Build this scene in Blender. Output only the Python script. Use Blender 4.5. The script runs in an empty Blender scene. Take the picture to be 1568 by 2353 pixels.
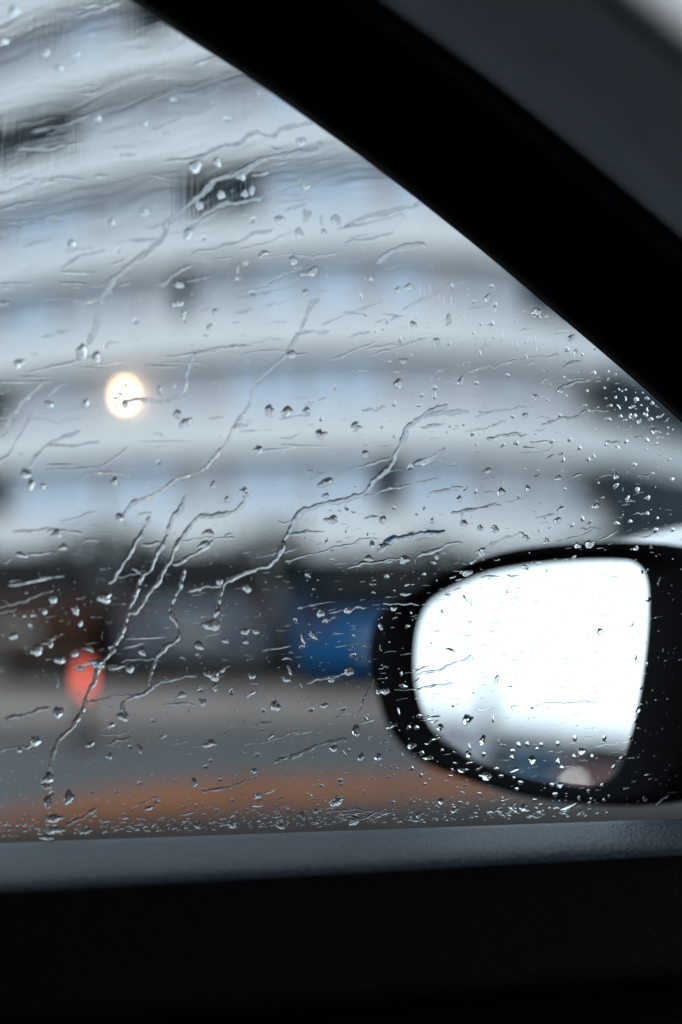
import bpy, bmesh, math, random
import numpy as np
from mathutils import Vector, Matrix

random.seed(7)
rng = np.random.default_rng(11)
C = bpy.context.scene.collection
scene = bpy.context.scene
R = math.radians

# ------------------------------------------------------------------ camera
EYE = Vector((0.0, 0.0, 1.2))
PITCH = R(2.7)
FPX = 3266.7                       # focal length in picture pixels (picture 1568 wide)
cam_d = bpy.data.cameras.new('camera')
cam = bpy.data.objects.new('camera', cam_d)
C.objects.link(cam)
cam.location = EYE
cam.rotation_euler = (R(90) + PITCH, 0, 0)
cam_d.sensor_fit = 'VERTICAL'
cam_d.sensor_height = 36
cam_d.sensor_width = 24
cam_d.lens = 50
cam_d.clip_start = 0.02
cam_d.clip_end = 2000
cam_d.dof.use_dof = True
cam_d.dof.focus_distance = 0.798
cam_d.dof.aperture_fstop = 2.05
cam_d.dof.aperture_ratio = 1.22
scene.camera = cam

# ------------------------------------------------------------------ world, sun, exposure
w = bpy.data.worlds.new('World')
scene.world = w
w.use_nodes = True
nt = w.node_tree
nt.nodes.clear()
out = nt.nodes.new('ShaderNodeOutputWorld')
bg = nt.nodes.new('ShaderNodeBackground')
sky = nt.nodes.new('ShaderNodeTexSky')
sky.sky_type = 'NISHITA'
sky.sun_disc = False
SUN_EL, SUN_AZ = R(52), R(200)
sky.sun_elevation = SUN_EL
sky.sun_rotation = SUN_AZ
sky.air_density = 1.5
tc = nt.nodes.new('ShaderNodeTexCoord')
nz = nt.nodes.new('ShaderNodeTexNoise')
nz.inputs['Scale'].default_value = 2.2
nz.inputs['Detail'].default_value = 4
cr = nt.nodes.new('ShaderNodeValToRGB')
cr.color_ramp.elements[0].color = (7.2, 8.4, 9.4, 1)
cr.color_ramp.elements[1].color = (9.6, 10.9, 12.0, 1)
cr.color_ramp.elements[0].position = 0.3
cr.color_ramp.elements[1].position = 0.7
mx = nt.nodes.new('ShaderNodeMix')
mx.data_type = 'RGBA'
mx.inputs[0].default_value = 0.88
nt.links.new(tc.outputs['Generated'], nz.inputs['Vector'])
nt.links.new(nz.outputs[0], cr.inputs[0])
nt.links.new(sky.outputs[0], mx.inputs[6])
nt.links.new(cr.outputs[0], mx.inputs[7])
nt.links.new(mx.outputs[2], bg.inputs[0])
bg.inputs[1].default_value = 0.1
nt.links.new(bg.outputs[0], out.inputs[0])

sun_d = bpy.data.lights.new('sun', 'SUN')
sun_d.energy = 0.55
sun_d.angle = R(25)
sun_d.color = (1.0, 0.97, 0.93)
sun = bpy.data.objects.new('sun', sun_d)
C.objects.link(sun)
sdir = Vector((math.sin(SUN_AZ) * math.cos(SUN_EL), math.cos(SUN_AZ) * math.cos(SUN_EL), math.sin(SUN_EL)))
sun.rotation_euler = sdir.to_track_quat('Z', 'Y').to_euler()

scene.view_settings.view_transform = 'Standard'
scene.view_settings.look = 'None'
scene.view_settings.exposure = 0.62
scene.view_settings.gamma = 1
scene.view_settings.use_curve_mapping = False
scene.render.engine = 'CYCLES'
cy = scene.cycles
cy.max_bounces = 14
cy.diffuse_bounces = 4
cy.glossy_bounces = 6
cy.transmission_bounces = 12
cy.transparent_max_bounces = 24
cy.caustics_refractive = True
cy.caustics_reflective = True
cy.sample_clamp_indirect = 12

# ------------------------------------------------------------------ materials
def newmat(name):
    m = bpy.data.materials.new(name)
    m.use_nodes = True
    return m, m.node_tree, m.node_tree.nodes['Principled BSDF']

def mat(name, col, rough=0.6, metal=0.0, var=0.12, nscale=3.0, bump=0.0, bscale=20.0, bdist=0.01, spec=0.5, coat=0.0, vscale=None):
    m, t, p = newmat(name)
    p.inputs['Roughness'].default_value = rough
    p.inputs['Metallic'].default_value = metal
    p.inputs['Specular IOR Level'].default_value = spec
    if coat:
        p.inputs['Coat Weight'].default_value = coat
        p.inputs['Coat Roughness'].default_value = 0.08
    tcn = t.nodes.new('ShaderNodeTexCoord')
    n = t.nodes.new('ShaderNodeTexNoise')
    n.inputs['Scale'].default_value = nscale
    n.inputs['Detail'].default_value = 6
    t.links.new(tcn.outputs['Object'], n.inputs['Vector'])
    r = t.nodes.new('ShaderNodeValToRGB')
    r.color_ramp.elements[0].position = 0.3
    r.color_ramp.elements[1].position = 0.7
    r.color_ramp.elements[0].color = tuple(max(0, c * (1 - var)) for c in col) + (1,)
    r.color_ramp.elements[1].color = tuple(min(1, c * (1 + var)) for c in col) + (1,)
    t.links.new(n.outputs[0], r.inputs[0])
    t.links.new(r.outputs[0], p.inputs['Base Color'])
    if bump:
        b = t.nodes.new('ShaderNodeBump')
        b.inputs['Strength'].default_value = bump
        b.inputs['Distance'].default_value = bdist
        if vscale:
            v = t.nodes.new('ShaderNodeTexVoronoi')
            v.feature = 'SMOOTH_F1'
            v.inputs['Scale'].default_value = vscale
            mp = t.nodes.new('ShaderNodeMapping')
            n3 = t.nodes.new('ShaderNodeTexNoise')
            n3.inputs['Scale'].default_value = vscale * 0.5
            mixv = t.nodes.new('ShaderNodeVectorMath')
            mixv.operation = 'MULTIPLY_ADD'
            mixv.inputs[1].default_value = (1.4 / vscale,) * 3
            t.links.new(tcn.outputs['Object'], n3.inputs['Vector'])
            t.links.new(n3.outputs['Color'], mixv.inputs[0])
            t.links.new(tcn.outputs['Object'], mixv.inputs[2])
            t.links.new(mixv.outputs[0], v.inputs['Vector'])
            t.links.new(v.outputs['Distance'], b.inputs['Height'])
        else:
            n2 = t.nodes.new('ShaderNodeTexNoise')
            n2.inputs['Scale'].default_value = bscale
            n2.inputs['Detail'].default_value = 4
            t.links.new(tcn.outputs['Object'], n2.inputs['Vector'])
            t.links.new(n2.outputs[0], b.inputs['Height'])
        t.links.new(b.outputs[0], p.inputs['Normal'])
    return m

def emit(name, col, s):
    m, t, p = newmat(name)
    p.inputs['Base Color'].default_value = (*col, 1)
    p.inputs['Emission Color'].default_value = (*col, 1)
    p.inputs['Emission Strength'].default_value = s
    return m

def mat_pane():
    m = bpy.data.materials.new('window pane')
    m.use_nodes = True
    t = m.node_tree
    t.nodes.clear()
    o = t.nodes.new('ShaderNodeOutputMaterial')
    tr = t.nodes.new('ShaderNodeBsdfTransparent')
    tr.inputs[0].default_value = (0.965, 0.985, 0.985, 1)
    gl = t.nodes.new('ShaderNodeBsdfGlossy')
    gl.inputs['Roughness'].default_value = 0.01
    mxs = t.nodes.new('ShaderNodeMixShader')
    mxs.inputs[0].default_value = 0.006
    t.links.new(tr.outputs[0], mxs.inputs[1])
    t.links.new(gl.outputs[0], mxs.inputs[2])
    t.links.new(mxs.outputs[0], o.inputs[0])
    return m

def mat_water(name='rain water', bump=False):
    m = bpy.data.materials.new(name)
    m.use_nodes = True
    t = m.node_tree
    t.nodes.clear()
    o = t.nodes.new('ShaderNodeOutputMaterial')
    g = t.nodes.new('ShaderNodeBsdfGlass')
    g.inputs['IOR'].default_value = 1.333
    g.inputs['Roughness'].default_value = 0.0
    g.inputs['Color'].default_value = (0.985, 0.995, 1, 1)
    t.links.new(g.outputs[0], o.inputs[0])
    return m

M = {}
M['leather'] = mat('black grained leatherette', (0.0009, 0.0016, 0.0023), 0.42, bump=0.8, bdist=0.0009, vscale=640, var=0.1, spec=0.03)
M['ledge'] = mat('grey grained soft plastic', (0.010, 0.019, 0.030), 0.5, bump=1.0, bdist=0.0013, vscale=520, var=0.08, spec=0.22)
M['rubber'] = mat('black rubber', (0.004, 0.0045, 0.005), 0.75, bump=0.15, bscale=300, bdist=0.001, spec=0.15)
M['frame'] = mat('black door frame plastic', (0.004, 0.0045, 0.005), 0.7, bump=0.1, bscale=400, bdist=0.001, spec=0.1)
M['ridge'] = mat('dark charcoal trim', (0.03, 0.035, 0.045), 0.7, spec=0.15)
M['pillar'] = mat('charcoal woven pillar fabric', (0.3, 0.33, 0.36), 0.95, bump=0.9, bscale=500, bdist=0.0015, spec=0.1, nscale=60)
M['headliner'] = mat('light grey headliner cloth', (0.7, 0.69, 0.7), 0.95, bump=0.3, bscale=700, bdist=0.0008, spec=0.1)
M['cabin'] = mat('dark cabin trim', (0.02, 0.021, 0.023), 0.9, spec=0.1)
M['seat'] = mat('dark seat cloth', (0.02, 0.021, 0.024), 0.95, bump=0.3, bscale=300, bdist=0.001, spec=0.1)
M['pane'] = mat_pane()
M['water'] = mat_water()
M['mirror'] = mat('silvered mirror', (0.9, 0.93, 0.95), 0.0, metal=1.0, var=0.0)
M['mhouse'] = mat('black mirror casing', (0.002, 0.0025, 0.003), 0.4, spec=0.02, bump=0.1, bscale=200, bdist=0.0005)
M['mcap'] = mat('casing paint paled for highlight', (0.7, 0.73, 0.76), 0.25, metal=0.2, coat=1.0)  # pale colour stands in for the sky highlight on the casing

M['asphalt'] = mat('wet asphalt', (0.03, 0.033, 0.036), 0.6, spec=0.3, bump=0.4, bscale=60, bdist=0.01, var=0.25, nscale=1.2)
M['near'] = mat('brown grey wet asphalt', (0.013, 0.010, 0.0085), 0.7, spec=0.08, bump=0.4, bscale=70, bdist=0.01, var=0.25, nscale=2)
M['paving'] = mat('pale concrete paving', (0.165, 0.145, 0.13), 0.7, spec=0.25, bump=0.2, bscale=30, bdist=0.01, var=0.2, nscale=0.9)
M['lane'] = mat('terracotta lane surface', (0.155, 0.053, 0.017), 0.8, spec=0.15, bump=0.3, bscale=60, bdist=0.01, var=0.3, nscale=1.4)
M['earth'] = mat('dark ground', (0.07, 0.075, 0.07), 0.8, var=0.3)
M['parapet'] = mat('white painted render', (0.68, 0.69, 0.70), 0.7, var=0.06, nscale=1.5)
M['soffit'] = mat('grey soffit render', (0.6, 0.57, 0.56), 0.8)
M['wall'] = mat('mauve grey render', (0.64, 0.63, 0.66), 0.8, var=0.1)
M['pale_pane'] = mat('pale blue window pane', (0.62, 0.7, 0.82), 0.5, var=0.05)  # even pale blue colour laid over the whole pane
M['grey_pane'] = mat('grey blue glazing', (0.52, 0.55, 0.6), 0.15, var=0.1)
M['dark_pane'] = mat('dark glazing', (0.008, 0.02, 0.032), 0.55, var=0.1, spec=0.04)
M['wframe'] = mat('window frame', (0.5, 0.52, 0.55), 0.5)
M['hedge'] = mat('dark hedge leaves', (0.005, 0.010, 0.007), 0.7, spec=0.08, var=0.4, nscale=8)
M['bark'] = mat('bark', (0.05, 0.04, 0.03), 0.9)
M['tyre'] = mat('tyre rubber', (0.012, 0.012, 0.013), 0.85)
M['rim'] = mat('alloy', (0.35, 0.36, 0.38), 0.35, metal=0.9)
M['glass_dark'] = mat('dark car window', (0.005, 0.007, 0.009), 0.3, var=0.0, spec=0.04)
M['plastic'] = mat('black plastic', (0.007, 0.007, 0.008), 0.7, spec=0.1)
M['plate'] = mat('plate', (0.25, 0.25, 0.24), 0.5)
M['red_lens'] = mat('red lamp lens', (0.05, 0.008, 0.008), 0.2)
M['clear_lens'] = mat('clear lamp lens', (0.6, 0.62, 0.65), 0.1)
M['steel'] = mat('dark steel', (0.08, 0.085, 0.09), 0.5, metal=0.6)
def paint(name, c, metal=0.2):
    return mat(name, c, 0.5, metal=metal, var=0.03, coat=0.12, spec=0.12)

# ------------------------------------------------------------------ helpers
def link_mesh(name, verts, faces, m=None, parent=None, smooth=True, mats=None, fm=None):
    me = bpy.data.meshes.new(name)
    me.from_pydata([tuple(v) for v in verts], [], faces)
    me.validate(clean_customdata=False)
    if m: me.materials.append(m)
    if mats:
        for x in mats: me.materials.append(x)
        if fm: me.polygons.foreach_set('material_index', fm)
    if smooth: me.polygons.foreach_set('use_smooth', [True] * len(me.polygons))
    me.update()
    o = bpy.data.objects.new(name, me)
    C.objects.link(o)
    if parent: o.parent = parent
    return o

def thing(name, label, cat, loc=(0, 0, 0), rz=0, group=None):
    o = bpy.data.objects.new(name, None)
    C.objects.link(o)
    o.location = loc
    o.rotation_euler = (0, 0, rz)
    o['label'] = label; o['category'] = cat
    if group: o['group'] = group
    o.empty_display_size = 0.1
    return o

def tag(o, label, cat, group=None, kind=None):
    o['label'] = label; o['category'] = cat
    if group: o['group'] = group
    if kind: o['kind'] = kind
    return o

def struct(o, label, cat):
    o['kind'] = 'structure'; o['label'] = label; o['category'] = cat
    return o

def bm_box(bm, c, s, rot=None):
    r = bmesh.ops.create_cube(bm, size=1)
    mtx = Matrix.Translation(c) @ (rot.to_4x4() if rot else Matrix.Identity(4)) @ Matrix.Diagonal((*s, 1))
    bmesh.ops.transform(bm, matrix=mtx, verts=r['verts'])
    return r['verts']

def bm_obj(name, bm, m, parent=None, smooth=False, bevel=0):
    if bevel:
        bmesh.ops.bevel(bm, geom=bm.edges[:], offset=bevel, segments=2, affect='EDGES', profile=0.6)
    bmesh.ops.recalc_face_normals(bm, faces=bm.faces[:])
    me = bpy.data.meshes.new(name)
    bm.to_mesh(me); bm.free()
    me.materials.append(m)
    if smooth: me.polygons.foreach_set('use_smooth', [True] * len(me.polygons))
    o = bpy.data.objects.new(name, me)
    C.objects.link(o)
    if parent: o.parent = parent
    return o

def box(name, c, s, m, parent=None, bevel=0, rot=None):
    bm = bmesh.new(); bm_box(bm, c, s, rot)
    return bm_obj(name, bm, m, parent, bevel=bevel, smooth=False)

def loft(name, lines, m, parent=None, smooth=True, closed=False, caps=False):
    """lines: list of equally long polylines (lists of points)"""
    n = len(lines[0]); vs = []; fs = []
    for L in lines: vs += [tuple(p) for p in L]
    k = len(lines)
    for i in range(k if closed else k - 1):
        j = (i + 1) % k
        for q in range(n - 1):
            fs.append((i * n + q, i * n + q + 1, j * n + q + 1, j * n + q))
    if caps and closed:
        fs.append(tuple(i * n for i in range(k)))
        fs.append(tuple(i * n + n - 1 for i in range(k))[::-1])
    o = link_mesh(name, vs, fs, m, parent, smooth)
    bm = bmesh.new(); bm.from_mesh(o.data)
    bmesh.ops.recalc_face_normals(bm, faces=bm.faces[:])
    bm.to_mesh(o.data); bm.free()
    return o

# picture geometry -> places in the world (used once, to survey real positions)
cp, sp = math.cos(PITCH), math.sin(PITCH)
def ray(px, py):
    x = (px - 784) / FPX; z = (1176.5 - py) / FPX
    return Vector((x, cp - z * sp, z * cp + sp))
def at_y(px, py, Y):
    d = ray(px, py); return EYE + d * (Y / d.y)
def on_ground(px, py, z=0.0):
    d = ray(px, py); return EYE + d * ((z - EYE.z) / d.z)

# window plane of our car
AZ = math.atan2(0.2026, 1.0)
F = Vector((math.cos(AZ), math.sin(AZ), 0))          # car's forward direction
NH = Vector((-math.sin(AZ), math.cos(AZ), 0))        # outwards through the window
TILT = R(11)
GV = (Vector((0, 0, 1)) * math.cos(TILT) - NH * math.sin(TILT))   # up the glass (leans inwards)
GN = (NH * math.cos(TILT) + Vector((0, 0, 1)) * math.sin(TILT))   # out of the glass
GP = Vector((0, 0.802, 1.2 - 0.139))
def on_glass(px, py, inward=0.0):
    d = ray(px, py)
    return EYE + d * (((GP - GN * inward) - EYE).dot(GN) / d.dot(GN))
def scale_at(p):                                    # metres per picture pixel at p
    return ((p - EYE).y) / FPX

# ================================================================== GROUND
def sheet(name, pts, z, m, label, cat):
    o = link_mesh(name, [(p[0], p[1], z) for p in pts], [tuple(range(len(pts)))], m, smooth=False)
    return struct(o, label, cat)
sheet('ground', [(-500, -300), (500, -300), (500, 600), (-500, 600)], -0.012, M['earth'], 'dark wet ground reaching the horizon', 'ground')
def strip_pts(n0, n1, a=-90, b=60):
    return [F * a + NH * n0, F * b + NH * n0, F * b + NH * n1, F * a + NH * n1]
sheet('road', strip_pts(-6, 11.4), -0.004, M['asphalt'], 'wet grey asphalt road beside the car', 'road')
sheet('parking_area', strip_pts(11.5, 21), 0.06, M['paving'], 'pale beige concrete parking area behind the road', 'paving')
# near strip of brownish asphalt
sheet('near_lane', strip_pts(-6, 7.3), 0.002, M['near'], 'brownish dark asphalt right beside the car', 'road')
# kerb stones between road and parking area
bm = bmesh.new()
rotF = Matrix.Rotation(AZ, 3, 'Z')
kerb = thing('kerb', 'grey concrete kerb between the road and the parking area', 'kerb')
kerb['kind'] = 'structure'
bmk = bmesh.new(); bm_box(bmk, (0, 0, 0), (0.98, 0.14, 0.13)); k0 = bm_obj('kerb_stone', bmk, M['paving'], kerb, bevel=0.012)
for i in range(-28, 16):
    o = k0 if i == -28 else k0.copy()
    if i != -28: C.objects.link(o); o.parent = kerb
    p = F * i + NH * 11.45
    o.location = (p.x, p.y, 0.055 - 0.0); o.rotation_euler = (0, 0, AZ)
# terracotta strip, curved edges
top = [(-900, 2300), (-500, 2060), (-200, 1930), (0, 1868), (225, 1818), (420, 1796), (600, 1784), (784, 1786), (1000, 1776), (1250, 1762), (1568, 1742), (2000, 1712)]
bot = [(-900, 2360), (-500, 2105), (-200, 1965), (0, 1898), (225, 1878), (420, 1862), (600, 1850), (784, 1840), (1000, 1826), (1250, 1812), (1568, 1790), (2000, 1756)]
tp = [on_ground(*p, 0.008) for p in top]; bp = [on_ground(*p, 0.008) for p in bot]
vs = tp + bp; n = len(tp)
ln = link_mesh('cycle_lane', vs, [(i, n + i, n + i + 1, i + 1) for i in range(n - 1)], M['lane'], smooth=False)
struct(ln, 'narrow terracotta orange lane strip curving along the road', 'lane')

# ================================================================== BUILDING
bld = thing('apartment_building', 'rounded white apartment block with curved balcony bands', 'building', (1.4, 40, 0))
B0 = Vector((1.4, 40, 0))
def fac(x):
    if x < 0: return 4.6 * (abs(x) / 11) ** 1.9
    return 6.0 * (x / 8.0) ** 2.1 if x < 9 else 6.0 * (9 / 8.0) ** 2.1 + (x - 9) * 1.7
def curve_pts(off, z, n=72, x0=-19, x1=19):
    pts = []
    for i in range(n):
        x = x0 + (x1 - x0) * i / (n - 1)
        e = 0.01
        tx, ty = 2 * e, fac(x + e) - fac(x - e)
        l = math.hypot(tx, ty); nx, ny = ty / l, -tx / l      # outward (towards camera)
        pts.append(Vector((x - nx * off, fac(x) - ny * off, z)))
    return pts
def band(name, off0, off1, z0, z1, m, parent):
    L = [curve_pts(off0, z0), curve_pts(off0, z1), curve_pts(off1, z1), curve_pts(off1, z0)]
    o = loft(name, L, m, parent, smooth=False, closed=True, caps=True)
    return o
PITCHF = 2.86
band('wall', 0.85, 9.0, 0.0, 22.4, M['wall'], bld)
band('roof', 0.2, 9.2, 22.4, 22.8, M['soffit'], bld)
floors = [1.95 + PITCHF * i for i in range(8)]
for i, z in enumerate(floors[:7]):
    band('parapet', 0.0, 0.14, z, z + 1.22, M['parapet'], bld)
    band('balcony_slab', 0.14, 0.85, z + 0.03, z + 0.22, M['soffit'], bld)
    r_ = band('rail', -0.03, 0.17, z + 1.22, z + 1.27, M['wframe'], bld)
def place_on_wall(px, z, off=0.83):
    # find local x on the curve whose world position projects to px
    best = None
    for i in range(400):
        x = -18 + 36 * i / 399
        e = 0.01
        tx, ty = 2 * e, fac(x + e) - fac(x - e)
        l = math.hypot(tx, ty); nx, ny = ty / l, -tx / l
        p = Vector((x - nx * off, fac(x) - ny * off, z))
        wp = p + B0
        qx = wp.x / wp.y * FPX + 784
        if best is None or abs(qx - px) < best[0]: best = (abs(qx - px), p, math.atan2(ty, tx))
    return best[1], best[2]
def window(px0, px1, zf, kind, h=1.75, sill=0.75):
    zc = zf + 0.22 + sill + h / 2
    a, _ = place_on_wall(px0, zc); b, _ = place_on_wall(px1, zc)
    L = (b - a).length
    if L < 0.3: return
    npan = max(1, round(L / 1.1))
    nodes = [place_on_wall(px0 + (px1 - px0) * k / npan, zc)[0] for k in range(npan + 1)]
    bm = bmesh.new(); panes = []
    for k in range(npan):
        p0, p1 = nodes[k], nodes[k + 1]
        d = p1 - p0; l = d.length; ang = math.atan2(d.y, d.x)
        rt = Matrix.Rotation(ang, 3, 'Z')
        cc = (p0 + p1) / 2 + Vector((math.sin(ang), -math.cos(ang), 0)) * (0.06 + l * l / 80)
        bm_box(bm, cc + Vector((0, 0, h / 2 + 0.03)), (l + 0.02, 0.14, 0.06), rt)
        bm_box(bm, cc - Vector((0, 0, h / 2 + 0.03)), (l + 0.02, 0.14, 0.06), rt)
        bm_box(bm, cc - d.normalized() * (l / 2 - .02), (0.05, 0.13, h - .002), rt)
        if k == npan - 1: bm_box(bm, cc + d.normalized() * (l / 2 - .02), (0.05, 0.13, h - .002), rt)
        panes.append((cc, l, rt))
    fo = bm_obj('window', bm, M['wframe'], bld)
    mm = {'l': M['pale_pane'], 'm': M['grey_pane'], 'd': M['dark_pane']}[kind]
    for (cc, l, rt) in panes:
        box('pane', cc, (l - 0.1, 0.03, h - 0.02), mm, fo, rot=rt)
W = {
 0: [(-60, 25, 'd'), (50, 235, 'l'), (262, 420, 'l'), (440, 520, 'm'), (545, 700, 'l'), (710, 850, 'l'), (862, 925, 'd'), (935, 1075, 'l'), (1120, 1200, 'm'), (1240, 1330, 'm'), (1385, 1600, 'd')],
 1: [(-80, 30, 'd'), (90, 190, 'm'), (400, 470, 'm'), (535, 700, 'l'), (708, 870, 'l'), (940, 1010, 'm'), (1130, 1200, 'm'), (1375, 1600, 'd')],
 2: [(15, 135, 'l'), (160, 300, 'm'), (395, 445, 'd'), (480, 560, 'm'), (585, 700, 'l'), (710, 830, 'l'), (870, 980, 'l'), (1060, 1180, 'm'), (1200, 1330, 'd')],
 3: [(15, 200, 'l'), (235, 395, 'm'), (425, 600, 'd'), (625, 860, 'l'), (900, 1000, 'l')],
 4: [(-60, 175, 'd'), (220, 330, 'm'), (380, 540, 'm'), (620, 760, 'l')],
 5: [(0, 120, 'm'), (150, 250, 'l'), (300, 400, 'd'), (450, 560, 'm')],
 6: [(0, 200, 'm'), (260, 400, 'l')],
}
for fl, L in W.items():
    for (a, b, k) in L:
        if k == 'd' and a > 1350: window(a, 1690, floors[fl], k, h=2.2, sill=0.25)
        else: window(a, b, floors[fl], k)
# tall dark glazed bays at the right-hand end
for (z0, z1) in ((2.3, 4.92), (6.1, 8.0)):
    zc = (z0 + z1) / 2
    nodes = [place_on_wall(1405 + 300 * k / 6, zc, -0.12)[0] for k in range(7)]
    bm = bmesh.new(); pn = []
    for k in range(6):
        p0, p1 = nodes[k], nodes[k + 1]
        d = p1 - p0; l = d.length; ang = math.atan2(d.y, d.x); rt = Matrix.Rotation(ang, 3, 'Z')
        c = (p0 + p1) / 2
        bm_box(bm, c + Vector((0, 0, (z1 - z0) / 2 - .03)), (l, .1, .06), rt)
        bm_box(bm, c - Vector((0, 0, (z1 - z0) / 2 - .03)), (l, .1, .06), rt)
        bm_box(bm, c - d.normalized() * (l / 2 - .03), (.06, .11, z1 - z0 - .13), rt)
        pn.append((c, l, rt))
    bo = bm_obj('glazed_bay', bm, M['steel'], bld)
    for (c, l, rt) in pn: box('pane', c, (l - .1, .03, z1 - z0 - .14), M['dark_pane'], bo, rot=rt)
# dark ground floor glazing and columns
band('ground_floor_glazing', 0.7, 0.84, 0.25, 1.9, M['dark_pane'], bld)
for px in range(-60, 1600, 240):
    p, a = place_on_wall(px, 0, 0.4)
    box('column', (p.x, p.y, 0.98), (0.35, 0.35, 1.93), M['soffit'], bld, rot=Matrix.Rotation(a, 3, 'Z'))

# lit globe lamp on the building
p, a = place_on_wall(287, 6.9, .7)
lamp = thing('wall_lamp', 'glowing warm globe lamp on the second balcony level of the white apartment block', 'lamp', p + B0)
lamp.location = at_y(286, 908, (p + B0).y - 0.1)
bm = bmesh.new(); bmesh.ops.create_uvsphere(bm, u_segments=20, v_segments=12, radius=0.15)
bm_obj('globe', bm, emit('warm lamp glow', (1.0, 0.66, 0.38), 13), lamp, smooth=True)
bm = bmesh.new()
bmesh.ops.create_cone(bm, cap_ends=True, segments=16, radius1=0.07, radius2=0.05, depth=0.08, matrix=Matrix.Translation((0, 0, 0.17)))
bm_box(bm, (0, 0.2, 0.2), (0.03, 0.42, 0.03))
bm_obj('bracket', bm, M['steel'], lamp)

# ================================================================== HEDGES
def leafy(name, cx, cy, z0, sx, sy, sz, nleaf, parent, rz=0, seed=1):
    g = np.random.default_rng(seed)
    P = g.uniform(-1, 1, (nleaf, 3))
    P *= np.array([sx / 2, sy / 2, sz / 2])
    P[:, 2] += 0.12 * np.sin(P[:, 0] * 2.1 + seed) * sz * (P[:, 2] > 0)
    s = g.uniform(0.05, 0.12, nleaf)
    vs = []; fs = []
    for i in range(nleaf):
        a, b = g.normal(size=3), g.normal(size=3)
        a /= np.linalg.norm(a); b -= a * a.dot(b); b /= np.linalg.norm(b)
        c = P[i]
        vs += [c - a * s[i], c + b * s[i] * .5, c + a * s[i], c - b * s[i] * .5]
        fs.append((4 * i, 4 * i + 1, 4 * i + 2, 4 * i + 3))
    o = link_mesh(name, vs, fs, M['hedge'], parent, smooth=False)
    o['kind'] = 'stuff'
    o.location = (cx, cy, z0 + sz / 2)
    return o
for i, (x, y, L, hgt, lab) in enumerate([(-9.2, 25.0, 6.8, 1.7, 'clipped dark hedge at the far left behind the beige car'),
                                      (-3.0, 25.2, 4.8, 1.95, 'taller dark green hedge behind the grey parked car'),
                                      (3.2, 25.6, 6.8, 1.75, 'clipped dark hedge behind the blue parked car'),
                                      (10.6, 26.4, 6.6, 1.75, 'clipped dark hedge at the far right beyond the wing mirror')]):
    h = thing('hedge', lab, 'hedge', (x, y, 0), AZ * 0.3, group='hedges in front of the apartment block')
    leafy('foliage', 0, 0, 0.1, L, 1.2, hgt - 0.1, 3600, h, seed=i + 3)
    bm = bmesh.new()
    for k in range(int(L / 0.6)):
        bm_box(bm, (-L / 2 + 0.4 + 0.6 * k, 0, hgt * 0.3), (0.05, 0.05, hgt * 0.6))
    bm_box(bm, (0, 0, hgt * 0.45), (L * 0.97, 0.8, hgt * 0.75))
    bm_obj('branch_core', bm, M['hedge'], h)

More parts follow.
